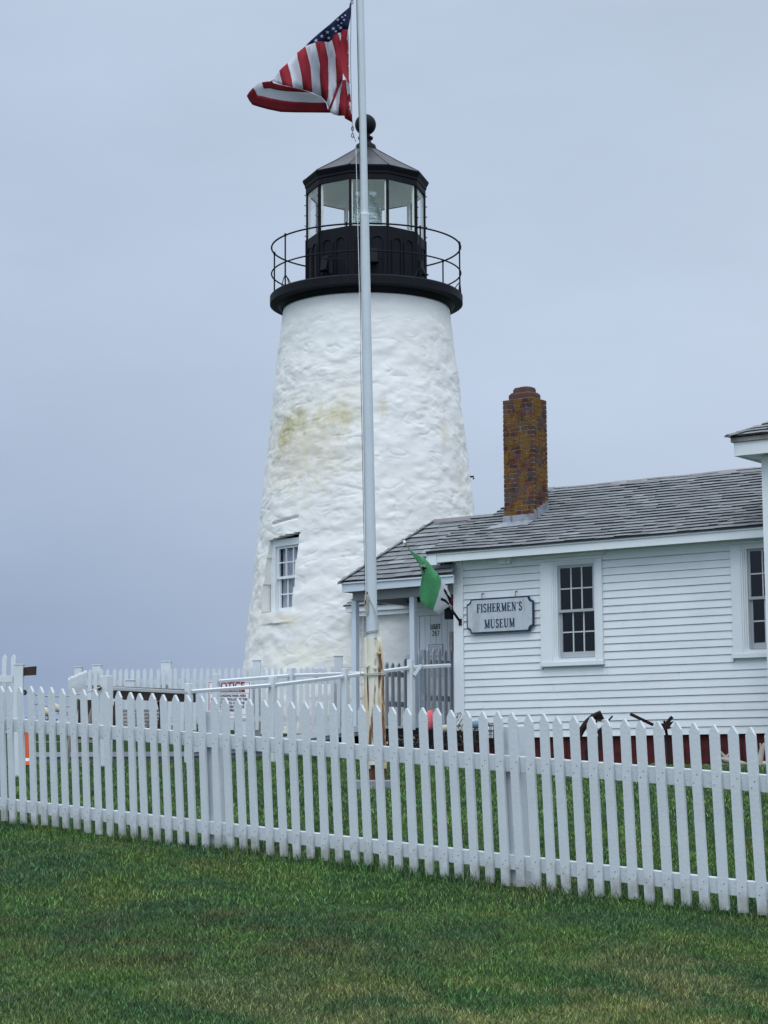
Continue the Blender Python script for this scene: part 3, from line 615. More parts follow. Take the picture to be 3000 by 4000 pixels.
    # iron hook on the right flank
    p = Vector((TC[0]+tr(6.85)+.0, TC[1]-.1, 6.85)); mb = MB(); mb.tube([p-Vector((.1,0,0)), p+Vector((.05,0,.01)), p+Vector((.05,0,-.04))], .018, 6); mb.build('iron_hook', M['darkrust'], root)
make_lighthouse()

# ------------------------------------------------------------------ shingles
def shingle_plane(mb, f, length, rows, exposure, off, x0f, x1f, w=.25, thick=.020):
    """f(X, s) gives a world point s metres up the slope; x0f/x1f(s) are the ends of the row"""
    for r in range(rows):
        s = r*exposure; xa, xb = x0f(s), x1f(s); x = xa - random.random()*w
        while x < xb:
            ww = w*random.choice((.55, .8, 1, 1, 1.25)); a = max(xa, x)+.0012; b = min(xb, x+ww)-.0012; x += ww
            if b - a < .02: continue
            g = random.gauss(1, .07); wm = random.random(); c = (.188*g*(1+.02*wm), .203*g, .217*g)
            if random.random() < .12: c = (.23*g, .26*g, .275*g)
            dj = random.uniform(-.004, .004); th = thick*random.uniform(.7, 1.35)
            lo0 = f(a, s+dj); lo1 = f(b, s+dj); hi0 = f(a, min(length, s+exposure*1.25)); hi1 = f(b, min(length, s+exposure*1.25))
            n = (lo1-lo0).cross(hi0-lo0).normalized()
            if n.z < 0: n = -n
            V = [lo0+n*.004, lo1+n*.004, hi1, hi0, lo0+n*(th+.006), lo1+n*(th+.006), hi1+n*.004, hi0+n*.004]
            mb.add(V, [(0,3,2,1), (4,5,6,7), (1,2,6,5), (3,0,4,7)], 0, c)
            mb.add(V[:2] + V[4:6], [(0,1,3,2)], 0, (.045, .046, .05))        # the black cut edge of each tab
def clap(mb, X0, X1, z0, z1, openings, exp, y=0):
    z = z0; k = 0
    while z < z1 - .01:
        zt = min(z + exp*random.uniform(.985, 1.015), z1)
        iv = [(X0, X1)]
        for (a, b, c, d) in openings:
            if zt > c+.005 and z < d-.005:
                new = []
                for (p, q) in iv:
                    if b <= p or a >= q: new.append((p, q))
                    else:
                        if a > p: new.append((p, a))
                        if b < q: new.append((b, q))
                iv = new
        for (p, q) in iv:
            # boards butt at random joints
            cuts = [p] + sorted(random.uniform(p, q) for _ in range(int((q-p)/3.2))) + [q]
            for a, b in zip(cuts, cuts[1:]):
                wj = random.uniform(-.0015, .0015); sag0 = random.uniform(-.004, .004); sag1 = random.uniform(-.004, .004)
                P = [(a, y-.021+wj, z+sag0), (b-.003, y-.021+wj, z+sag1), (b-.001, y+.01, z+sag1), (a, y+.01, z+sag0), (a, y-.006, zt-.008), (b-.003, y-.006, zt-.008), (b-.001, y+.01, zt-.008), (a, y+.01, zt-.008)]
                mb.hull8([HM @ Vector(t) for t in P])
        z = zt

def make_window(root, X0, X1, Z0, Z1, cas, yb=0):
    """X0..X1, Z0..Z1: the sash opening; cas: casing width"""
    mb = MB(); y = yb
    mb.box(HM, X0-cas-.0, X0-.05, y-.05, y+.06, Z0-.06, Z1+.06)
    mb.box(HM, X1+.05, X1+cas-.115, y-.05, y+.06, Z0-.06, Z1+.06)
    mb.box(HM, X0-cas, X1+cas-.115, y-.052, y+.06, Z1+.062, Z1+.11)
    mb.box(HM, X0-cas-.05, X1+cas-.06, y-.085, y+.05, Z1+.112, Z1+.185)
    mb.box(HM, X0-cas-.01, X1+cas-.10, y-.075, y+.06, Z0-.125, Z0-.062)
    wn = mb.build('window', M['trim'], root, bevel=.004)
    mb = MB()   # stepped inner frame
    for k, (o, yy) in enumerate(((.05, .035), (.025, .018), (.0, .0))):
        a = X0-o; b = X1+o; o2 = .0249
        mb.box(HM, a, a+o2, y-yy-.005, y+.09, Z0-.06+k*.018, Z1+.06-k*.02); mb.box(HM, b-o2, b, y-yy-.005, y+.09, Z0-.06+k*.018, Z1+.06-k*.02)
        mb.box(HM, a+o2, b-o2, y-yy-.003, y+.09, Z1+.03-k*.02+.01, Z1+.059-k*.02)
    mb.box(HM, X0-.02, X1+.02, y-.05, y+.09, Z0-.06, Z0-.012); mb.build('window_frame', M['trim'], wn)
    zm = (Z0+Z1)/2 + .005
    def sash(z0, z1, yy, bot):
        s = MB(); a, b = X0+.022, X1-.022; st = .042
        if bot: a += .004
        s.box(HM, a, a+st, yy, yy+.035, z0, z1); s.box(HM, b-st, b, yy, yy+.035, z0, z1)
        s.box(HM, a+st, b-st, yy+.001, yy+.034, z0, z0+(.085 if bot else .04)); s.box(HM, a+st, b-st, yy+.001, yy+.034, z1-.04, z1)
        so = s.build('sash', M['sash'], wn)
        s = MB(); zb, zt = z0+(.085 if bot else .04), z1-.04
        for k in (1, 2): x = a+st + (b-a-2*st)*k/3; s.box(HM, x-.009, x+.009, yy+.004, yy+.028, zb, zt)
        s.box(HM, a+st, b-st, yy+.007, yy+.025, (zb+zt)/2-.009, (zb+zt)/2+.009); s.build('muntin', M['sashlight'], so)
        s = MB(); s.box(HM, a+st, b-st, yy+.0155, yy+.0165, zb, zt); s.build('pane', M['wglass'], so)
    sash(zm-.02, Z1, y+.02, False); sash(Z0, zm+.02, y+.058, True)
    mb = MB(); mb.box(HM, X0-.02, X1+.02, y+.12, y+.7, Z0-.04, Z1+.04)
    # open-fronted dark room box
    me = mb.build('room_shadow_box', M['interior'], wn)
    bm = bmesh.new(); bm.from_mesh(me.data)
    fr = [f for f in bm.faces if f.normal.dot(HM.to_3x3() @ Vector((0, -1, 0))) > .9]; bmesh.ops.delete(bm, geom=fr, context='FACES'); bm.to_mesh(me.data); bm.free(); me.name = 'room_lining'
    return wn
M['sashlight'] = mat('light muntin paint', (.52, .56, .58), .5, .3, var=.05)

def make_museum():
    root = empty('museum_building', HM @ Vector((2.5, 0, 1.65)), 'long white clapboard museum building with grey shingle roof and brick chimney', 'building')
    wz0, wz1 = 2.075, 4.78; XR = 5.62
    ops = [(1.56, 2.55, 3.10, 4.8), (4.665, 5.9, 3.10, 4.8)]
    mb = MB(); clap(mb, .172, XR, wz0, wz1, [(1.56, 2.59, 3.118, 4.74), (4.665, 5.9, 3.14, 4.80)], .1105)
    wall = mb.build('clapboard_wall', M['siding'], root)
    mb = MB()   # sheathing behind the boards, with the window openings left free
    for a, b, c, d in ((.02, 1.72, wz0, 4.86), (1.72, 2.56, wz0, 3.16), (1.72, 2.56, 4.64, 4.86), (2.56, 4.80, wz0, 4.86), (4.80, 5.62, wz0, 3.16), (4.80, 5.62, 4.7, 4.86)): mb.box(HM, a, b, .012, .06, c, d)
    mb.box(HM, .0, .05, .062, 4.0, wz0, 4.86); mb.box(HM, .0, 9.0, 4.0, 4.05, wz0, 4.86); mb.box(HM, 5.62, 9, .02, .06, wz0, 4.86)
    mb.box(HM, .06, 9, .07, 3.99, wz0+.0, wz0+.05)
    mb.build('sheathing', M['siding'], root)
    mb = MB(); mb.box(HM, -.005, .17, -.035, .06, wz0-.02, 4.8); mb.box(HM, -.008, .03, .062, .18, wz0-.02, 4.8); mb.build('corner_board', M['trim'], root, bevel=.004)
    mb = MB(); mb.box(HM, .172, XR, -.028, .0, 4.62, 4.80); mb.build('frieze_board', M['trim'], root, bevel=.003)
    # red foundation
    mb = MB(); X = .0
    while X < 6.4:
        w = random.uniform(.1, .16); mb.box(HM, X, X+w-.004, .03+random.uniform(0, .01), .09, 1.4, wz0-.001); X += w
    mb.build('foundation', M['red'], root)
    # eave: fascia, soffit, end block
    mb = MB(); mb.box(HM, -.12, 5.9, -.30, -.275, 4.735, 4.868); mb.box(HM, -.115, 5.9, -.318, -.301, 4.850, 4.887); mb.build('fascia', M['trim'], root, bevel=.003)
    mb = MB(); mb.box(HM, -.115, 5.9, -.274, -.004, 4.792, 4.806); mb.build('soffit', M['trim'], root)
    mb = MB(); mb.box(HM, -.29, -.122, -.31, -.2, 4.70, 4.878); mb.box(HM, -.302, -.2905, -.315, -.2, 4.71, 4.88); mb.build('eave_end_block', M['trim'], root, bevel=.004)
    mb = MB(); mb.box(HM, .86, 1.06, -.10, -.03, 4.665, 4.76); mb.tube([HM @ Vector((1.0, -.1, 4.70)), HM @ Vector((1.0, -.12, 4.70))], .014, 8); mb.build('wall_vent_box', M['trim'], root)
    # main roof
    E = .127; sl = .5; al = math.atan(sl)
    def f(X, s):
        sag = -.012*math.sin(max(0, min(1, (X+.3)/6))*math.pi)
        return HM @ Vector((X, -.335 + s*math.cos(al), 4.895 + s*math.sin(al) + sag + .006*noise.noise(Vector((X*1.2, s*2, 0)))))
    SL = 2.335/math.cos(al)
    mb = MB(); shingle_plane(mb, f, SL, 21, E, 0, lambda s: -.3 if s < 1.42 else .05, lambda s: 6.9)
    P = [f(-.3, 0), f(6.9, 0), f(6.9, SL), f(.05, SL), f(.05, 1.42), f(-.3, 1.42)]; n = Vector((0, 0, -.012))
    mb.add([p + n*.2 for p in P] + [p + n*1.6 for p in P], [(0,1,2,3,4,5), (11,10,9,8,7,6)] + [(i, (i+1) % 6, 6+(i+1) % 6, 6+i) for i in range(6)], c=(.05, .05, .055))
    # back slope and ridge cap
    r0, r1 = f(.05, SL), f(6.9, SL); bk = (HM.to_3x3() @ Vector((0, 2.4, -1.15)))
    mb.add([r0, r1, r1+bk, r0+bk], [(0,1,2,3)], c=(.15, .15, .155))
    x = .05
    while x < 6.9:
        a, b = f(x, SL), f(min(6.9, x+.28), SL); dn = HM.to_3x3() @ Vector((0, -.11, -.055)); db = HM.to_3x3() @ Vector((0, .11, -.055)); up = Vector((0, 0, random.uniform(.016, .026))); g = random.gauss(.22, .012)
        mb.add([a+dn+up*.8, b+dn+up*.8, b+up*1.2, a+up*1.2, a+db+up, b+db+up, a+dn, b+dn, b+db, a+db], [(0,1,2,3), (3,2,5,4), (6,7,1,0), (4,5,8,9), (0,3,4,9,6), (1,7,8,5,2)], c=(g, g, g*1.06)); x += .27
    roof = mb.build('roof', M['shingle'], root)
    # chimney: real bricks
    Yc0, Yc1 = .62, 1.03; Xc0, Xc1 = .525, 1.06
    zb, zt = 5.20, 7.345
    mb = MB(); row = 0; z = zb; ch = .0725; Z1 = zt
    def bricks_x(z, z1, yf, x0, x1, out, off):
        bw = .2; x = x0 - off
        while x < x1 - .001:
            a, b = max(x0, x), min(x1, x+bw); b = x1 if x1 - b < .05 else b; x = max(x, b-bw) + bw + .012
            if b - a < .02: continue
            g = random.uniform(.6, 1.3); j = random.uniform(-.003, .004)
            c = (.085*g, .034*g, .030*g) if random.random() < .8 else (.06*g, .045*g, .05*g)
            if out == 'f': mb.box(HM, a, b, yf-.006-j, yf+.05, z, z1, c=c)
            elif out == 'b': mb.box(HM, a, b, yf-.05, yf+.006+j, z, z1, c=c)
    def bricks_y(z, z1, xf, y0, y1, out, off):
        bw = .2; y = y0 - off
        while y < y1 - .001:
            a, b = max(y0, y), min(y1, y+bw); b = y1 if y1 - b < .05 else b; y = max(y, b-bw) + bw + .012
            if b - a < .02: continue
            g = random.uniform(.6, 1.3); j = random.uniform(-.003, .004)
            c = (.085*g, .034*g, .030*g) if random.random() < .8 else (.06*g, .045*g, .05*g)
            if out == 'r': mb.box(HM, xf-.05, xf+.006+j, a, b, z, z1, c=c)
            else: mb.box(HM, xf-.006-j, xf+.05, a, b, z, z1, c=c)
    while z + ch < Z1 + .01:
        z1 = z + ch - .012; off = 0 if row % 2 else .104
        bricks_x(z, z1, Yc0, Xc0, Xc1, 'f', off); bricks_x(z, z1, Yc1, Xc0, Xc1, 'b', off)
        bricks_y(z, z1, Xc1, Yc0+.052, Yc1-.052, 'r', off); bricks_y(z, z1, Xc0, Yc0+.052, Yc1-.052, 'l', off)
        z += ch; row += 1
    chim = mb.build('chimney', M['brick'], root)
    mb = MB(); mb.box(HM, Xc0+.004, Xc1-.004, Yc0+.004, Yc1-.004, 5.05, z-.006); mb.build('mortar_core', M['mortar'], chim)
    mb = MB(); cm = HM @ Matrix.Translation(((Xc0+Xc1)/2, (Yc0+Yc1)/2, 0)); zt = z
    def slab(hx, hy, z0, z1, k=1.0, cr=.04):
        def rr(hx, hy, z): return [cm @ Vector(p) for p in ((-hx+cr,-hy,z),(hx-cr,-hy,z),(hx,-hy+cr,z),(hx,hy-cr,z),(hx-cr,hy,z),(-hx+cr,hy,z),(-hx,hy-cr,z),(-hx,-hy+cr,z))]
        a = rr(hx, hy, z0); b = rr(hx*k, hy*k, z1); mb.add(a+b, [tuple(range(8))[::-1], tuple(range(8, 16))] + [(i, (i+1) % 8, 8+(i+1) % 8, 8+i) for i in range(8)])
    slab(.215, .165, zt-.005, zt+.075, 1.0); slab(.215, .165, zt+.075, zt+.11, .86); slab(.165, .12, zt+.11, zt+.17, .97); slab(.16, .117, zt+.17, zt+.195, .88); slab(.1, .07, zt+.195, zt+.21, .8)
    mb.build('chimney_cap', M['clay'], chim, bevel=.008)
    # flashing: apron plus stepped side pieces
    mb = MB(); fz = lambda Y: 4.895 + (Y+.335)*.5 + .022
    ap = [(Xc0-.02, Yc0-.012), (Xc1+.03, Yc0-.012), (Xc1+.0, Yc0-.2), (Xc0-.2, Yc0-.24)]
    P = [HM @ Vector((x, y, fz(y))) for x, y in ap]; mb.add(P + [p + Vector((0, 0, .006)) for p in P], [(3,2,1,0), (4,5,6,7)] + [(i, (i+1) % 4, 4+(i+1) % 4, 4+i) for i in range(4)])
    mb.box(HM, Xc0-.02, Xc1+.012, Yc0-.022, Yc0-.010, fz(Yc0)-.03, fz(Yc0)+.09)
    for k in range(5):
        y = Yc0 + .0 + k*.082; zz = fz(y)
        mb.hull8([HM @ Vector(p) for p in ((Xc1+.012, y-.02, zz-.04), (Xc1+.024, y-.02, zz-.04), (Xc1+.024, y+.085, zz-.02), (Xc1+.012, y+.085, zz-.02), (Xc1+.010, y-.02, zz+.15), (Xc1+.018+.004*k, y-.02, zz+.15), (Xc1+.018, y+.06, zz+.16), (Xc1+.010, y+.06, zz+.16))])
    mb.build('flashing', M['lead'], chim)
    make_window(root, 1.80, 2.475, 3.225, 4.585, .245)
    make_window(root, 4.872, 5.547, 3.235, 4.63, .205)
    return root
museum = make_museum()

def make_porch():
    root = empty('entry_porch', HM @ Vector((-1, .1, 1.9)), 'small hipped porch roof on grey posts sheltering the white plank door', 'porch')
    # eave corners (local): right end meets the museum corner, left end sags a little
    def eave(X): return 4.545 + .02*(X+2)/2
    Y0, Y1, ZR, XL, XRL = -.25, 1.0, 5.545, -2.02, -1.12
    LEN = math.hypot(Y1-Y0, ZR-4.55)
    def f(X, s):
        k = s/LEN; z = eave(X)*(1-k) + ZR*k; return HM @ Vector((X, Y0 + (Y1-Y0)*k, z + .006*noise.noise(Vector((X*1.4, s*2, 5)))))
    mb = MB(); shingle_plane(mb, f, LEN, 13, .127, 0, lambda s: XL + (XRL-XL)*min(1, s/LEN), lambda s: max(-.01, -.727*(Y0 + (Y1-Y0)*(s+.06)/LEN + .04)) if s < 1.4 else .06)
    P = [f(XL, 0), f(.15, 0), f(-.0, LEN*.168), f(-.0, LEN), f(XRL, LEN)]; dn = Vector((0, 0, -.02))
    mb.add([p+dn*.1 for p in P] + [p+dn for p in P], [(0,1,2,3,4), (9,8,7,6,5)] + [(i, (i+1) % 5, 5+(i+1) % 5, 5+i) for i in range(5)], c=(.05, .05, .055))
    bl = HM @ Vector((XL, 2.25, 4.54)); br = HM @ Vector((0, 2.25, 4.54)); rl = f(XRL, LEN); rr = f(0, LEN)
    mb.add([rl, rr, br, bl, f(XL, 0)], [(0,1,2,3), (0,3,4)], c=(.16, .16, .165))
    # hip and ridge caps
    def caps(a, b, sx_):
        L_ = (b-a).length; n = int(L_/.14); d = (b-a)/n
        for i in range(n):
            p, q = a + d*i, a + d*(i+1.15); g = random.gauss(.175, .02); up = Vector((0, 0, .028-.0*i)); lo = Vector((0, 0, .018))
            mb.add([p+sx_+lo, q+sx_+lo*.6, q+up*.6, p+up, p-sx_+lo*.5, q-sx_+lo*.3, p+sx_, p-sx_-Vector((0,0,.03)), q+sx_, ], [(0,1,2,3), (3,2,5,4), (6,0,3,4,7)], c=(g, g, g*1.05))
    caps(rl, rr, HM.to_3x3() @ Vector((0, -.09, -.06))); caps(f(XL, 0), rl, HM.to_3x3() @ Vector((.08, -.05, -.0)))
    mb.build('roof', M['shingle'], root)
    mb = MB(); pe = [(XL+.035, 0), (-.012, 0)]
    a = HM @ Vector((XL+.03, Y0+.02, eave(XL)-.02)); b = HM @ Vector((.135, Y0+.02, eave(0)-.02))
    mb.hull8([a+Vector((0,0,-.135)), b+Vector((0,0,-.135)), b+HM.to_3x3()@Vector((0,.025,-.135)), a+HM.to_3x3()@Vector((0,.025,-.135)), a, b, b+HM.to_3x3()@Vector((0,.025,0)), a+HM.to_3x3()@Vector((0,.025,0))])
    mb.box(HM, XL+.02, .135, Y0-.005, Y0+.0185, 4.515, 4.54)
    mb.box(HM, XL+.03, XL+.055, Y0+.047, 1.1, 4.39, 4.51); mb.build('fascia', M['porchwood'], root, bevel=.003)
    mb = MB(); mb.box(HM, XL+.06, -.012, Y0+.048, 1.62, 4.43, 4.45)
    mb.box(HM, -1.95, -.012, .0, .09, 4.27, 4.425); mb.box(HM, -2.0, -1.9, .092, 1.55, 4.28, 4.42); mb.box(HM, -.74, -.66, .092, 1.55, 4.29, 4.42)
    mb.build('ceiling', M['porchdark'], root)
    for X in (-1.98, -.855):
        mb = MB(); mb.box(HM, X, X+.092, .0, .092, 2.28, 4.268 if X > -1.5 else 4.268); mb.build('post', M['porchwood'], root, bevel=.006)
    # scroll bracket at the museum side
    mb = MB(); pts = [(-.02, 4.40), (-.02, 4.27), (-.08, 4.27), (-.095, 4.30), (-.13, 4.315), (-.15, 4.345), (-.21, 4.355), (-.24, 4.40)]
    poly(mb, pts, Y0+.05, Y0+.09, HM); mb.build('bracket', M['trim'], root)
    mb = MB(); mb.box(HM, -2.05, -.02, -.12, 1.6, 2.245, 2.275); mb.build('floor', M['deck'], root)
    mb = MB(); mb.box(HM, -2.04, -.03, -.11, -.06, 1.75, 2.24); mb.build('shade_board', M['dark'], root)  # near-black board standing for the open shade under the porch floor
make_porch()

def make_oilhouse():
    root = empty('stone_passage_house', HM @ Vector((-1.8, 1.8, 1.9)), 'low whitewashed stone house between the lighthouse tower and the porch', 'building')
    Y = 1.6
    # stone front wall with relief; door opening left out on the right
    def wallpatch(mb, x0, x1, z0, z1, nx, nz):
        P = []
        for j in range(nz+1):
            for i in range(nx+1):
                x = x0+(x1-x0)*i/nx; z = z0+(z1-z0)*j/nz
                d = .022*noise.fractal(Vector((x*2.2, z*3, 1)), 1, 2, 4); P.append(HM @ Vector((x, Y+d, z)))
        mb.add(P, [(j*(nx+1)+i, j*(nx+1)+i+1, (j+1)*(nx+1)+i+1, (j+1)*(nx+1)+i) for j in range(nz) for i in range(nx)])
    mb = MB(); wallpatch(mb, -2.86, -1.80, 1.7, 4.2, 50, 110)
    mb.box(HM, -2.88, -1.0, Y+.06, Y+.1, 1.7, 4.2); mb.box(HM, -2.88, -2.8, Y+.05, 4.4, 1.7, 4.2); mb.box(HM, -1.06, -.0, Y+.0, Y+.05, 1.7, 4.2)
    mb.build('stone_wall', M['stonewhite'], root, smooth=True)
    mb = MB(); mb.box(HM, -3.2, -.85, Y-.14, Y-.115, 4.235, 4.32); mb.box(HM, -3.12, -.85, Y-.1, Y-.08, 4.16, 4.232); mb.box(HM, -3.2, -3.17, Y-.11, 3.2, 4.235, 4.32); mb.box(HM, -3.12, -.85, Y-.079, Y+.02, 4.2, 4.22); mb.build('fascia', M['trim'], root, bevel=.003)
    mb = MB()
    def f(X, s): return HM @ Vector((X, Y-.17+s*.88, 4.325+s*.47))
    shingle_plane(mb, f, 1.7, 13, .127, 0, lambda s: -3.22, lambda s: -.9)
    mb.add([f(-3.22, 0), f(-.9, 0), f(-.9, 1.7), f(-3.22, 1.7), HM @ Vector((-.9, Y+3, 4.3)), HM @ Vector((-3.22, Y+3, 4.3))], [(0,1,2,3), (3,2,4,5)], c=(.12, .12, .125)); mb.build('roof', M['shingle'], root)
    # plank door
    mb = MB(); x0, x1 = -1.74, -1.08; n = 6
    for k in range(n):
        a = x0+(x1-x0)*k/n; b = x0+(x1-x0)*(k+1)/n; mb.box(HM, a+.002, b-.004, Y-.06, Y-.03, 2.3, 4.10)
    mb.box(HM, x0, x1, Y-.031, Y-.01, 2.3, 4.10); door = mb.build('plank_door', M['door'], root, bevel=.002)
    mb = MB(); mb.box(HM, x0-.07, x0-.003, Y-.07, Y+.03, 2.3, 4.17); mb.box(HM, x1+.003, x1+.07, Y-.07, Y+.03, 2.3, 4.17); mb.box(HM, x0-.003, x1+.003, Y-.07, Y+.03, 4.105, 4.17); mb.build('door_frame', M['trim'], root)
    cx = H.hit(1701, 2440, Y-.065)[0]
    mb = MB(); serif_text(mb, 'LIGHT', .085, cx, H.hit(1701, 2458, Y-.065)[1], Y-.062, HM, sx=.62, gap=.12); mb.build('door_lettering', M['ink'], door); mb = MB(); serif_text(mb, '287', .085, cx, H.hit(1701, 2484, Y-.065)[1], Y-.062, HM, sx=.8, gap=.12)
    mb.build('door_lettering', M['ink'], door)
    return root
oil = make_oilhouse()

def sheet(name, label, cat, F_, x0, x1, z0, z1, Y, m='paper', th=.006, parent=None):
    mb = MB(); mb.box(F_.M(), x0, x1, Y-th, Y, z0, z1); o = mb.build(name, M[m], parent)
    if label: tag(o, label, cat)
    return o
# notices by the door
Y = 1.535
def lines(parent, F_, x0, x1, zs, Y, m, h=.006):
    mb = MB()
    for z in zs:
        x = x0 + random.uniform(0, .01)
        while x < x1 - .02:
            w = random.uniform(.012, .035); mb.box(F_.M(), x, min(x+w, x1), Y-.0015, Y, z, z+h); x += w + .007
    mb.build('printed_lines', M[m], parent)
def notice(name, label, F_, u0, v0, u1, v1, Y, frame=None, ls=(('ink', .3, .5, .6, .7, .8),)):
    x0, zt = F_.hit(u0, v0, Y); x1, zb = F_.hit(u1, v1, Y)
    o = sheet(name, label, 'notice', F_, x0, x1, zb, zt, Y)
    if frame:
        mb = MB()
        for a, b, c, d in ((x0-.012, x0-.001, zb-.012, zt+.012), (x1+.001, x1+.012, zb-.012, zt+.012), (x0-.001, x1+.001, zt+.001, zt+.012), (x0-.001, x1+.001, zb-.012, zb-.001)): mb.box(F_.M(), a, b, Y-.012, Y+.0, c, d)
        mb.build('frame', M[frame], o)
    for l in ls: lines(o, F_, x0+.02*abs(x1-x0)/.2, x1-.02, [zt - (zt-zb)*k for k in l[1:]], Y-.007, l[0], h=(zt-zb)*.03)
    return o
notice('paper_notice', 'framed paper notice fixed to the plank door below the number 287', H, 1677, 2521, 1728, 2560, Y, 'sash', (('redink', .2), ('navy', .4, .5, .62, .75)))
notice('painted_notice', 'low white notice with black lettering on the door behind the gate', H, 1675, 2612, 1745, 2645, Y, None, (('ink', .15, .32, .5, .68, .86),))
def porch_sign():
    x0, zt = H.hit(1748, 2296, .3); x1 = -.01; zb = H.hit(1748, 2372, .3)[1]; x0 -= .02
    o = sheet('hanging_sign', 'white hanging sign with black letters and red arrow beside the corner board', 'sign', H, x0, x1, zb, zt, .3, th=.012)
    text_mesh('lettering', 'AEI', .13, HM @ Matrix.Translation((x0+.085, .285, zt-.075)), M['ink'], o, sx=.5, bold=.004)
    mb = MB(); c = x0+.11; z = (zb+zt)/2-.05
    poly(mb, [(c-.015, z+.09), (c+.05, z+.09), (c+.05, z-.0), (c+.07, z), (c+.01, z-.1), (c-.06, z-.03), (c-.015, z-.02)], .283, .2865, HM); mb.build('red_arrow', M['redink'], o)
    mb = MB()
    for x in (x0+.03, x1-.03): mb.tube([HM @ Vector((x, .3, zt)), HM @ Vector((x, .3, 4.43))], .005, 6)
    mb.build('hanger', M['ink'], o)
porch_sign()
mb = MB(); x, z = H.hit(1764, 2397, .6); mb.box(HM, x-.07, x+.06, .5, .62, z-.09, z+.05); mb.hull8([HM @ Vector(p) for p in ((x-.08, .49, z+.05), (x+.07, .49, z+.05), (x+.07, .63, z+.05), (x-.08, .63, z+.05), (x-.03, .53, z+.1), (x+.02, .53, z+.1), (x+.02, .59, z+.1), (x-.03, .59, z+.1))])
tag(mb.build('porch_lantern', M['ink'], bevel=.004), 'small black lantern under the porch beside the flag staff', 'lamp')
mb = MB(); x, z = H.hit(1771, 2505, .4); mb.box(HM, x-.05, x+.02, .34, .4, z-.17, z+.15); tag(mb.build('mail_box', M['weathered'], bevel=.02), 'narrow grey box on the wall right of the plank door', 'box')

# ------------------------------------------------------------------ museum sign
def museum_sign():
    (x0, z0), (x1, z1) = H.hit(1827, 2478, -.05), H.hit(2086, 2326, -.05)
    o = empty('museum_sign', HM @ Vector(((x0+x1)/2, -.06, z0)), 'grey wooden signboard with navy border reading FISHERMENS MUSEUM', 'sign'); o['label'] = "mottled grey signboard with navy border reading FISHERMEN'S MUSEUM"
    def outline(e, r):
        a, b, c, d = x0+e, x1-e, z0+e, z1-e; P = []
        for cx, cz, s0 in ((a, c, 90), (a, d, 0), (b, d, 270), (b, c, 180)):
            # concave corner quarter circle
            seq = [(cx + r*math.cos(R(s0 - 90*k/5)), cz + r*math.sin(R(s0 - 90*k/5))) for k in range(6)]
            P += seq
        return P
    def outline2(e, r):
        a, b, c, d = x0+e, x1-e, z0+e, z1-e
        q = lambda cx, cz, s, t: [(cx + r*math.cos(R(s + (t-s)*k/5)), cz + r*math.sin(R(s + (t-s)*k/5))) for k in range(6)]
        return q(a, c, 90, 0) + q(b, c, 180, 90) + q(b, d, 270, 180) + q(a, d, 360, 270)
    mb = MB(); poly(mb, outline2(0, .075), -.075, -.045, HM); mb.build('border', M['navy'], o, bevel=.003)
    mb = MB(); poly(mb, outline2(.022, .075), -.079, -.0755, HM); mb.build('board', M['signboard'], o)
    cx = (x0+x1)/2
    mb = MB(); serif_text(mb, "FISHERMEN'S", .13, cx-.0, z1-.21, -.0805, HM, sx=.72, gap=.14); mb.build('lettering', M['navy'], o); mb = MB(); serif_text(mb, 'MUSEUM', .13, cx-.0, z0+.075, -.0805, HM, sx=.74, gap=.14); mb.build('lettering', M['navy'], o)
    mb = MB()
    for x in (x0+.27, x1-.32):
        p = HM @ Vector((x, -.06, z1+.06)); mb.tube([HM @ Vector((x, -.02, z1+.085)), HM @ Vector((x, -.06, z1+.08)), HM @ Vector((x+.01, -.075, z1+.045)), HM @ Vector((x, -.06, z1-.0))], .005, 6); mb.tube([p + Vector((0, 0, -.0)), HM @ Vector((x+.045, -.06, z1+.085))], .004, 6)
    mb.build('hook', M['darkrust'], o)
museum_sign()

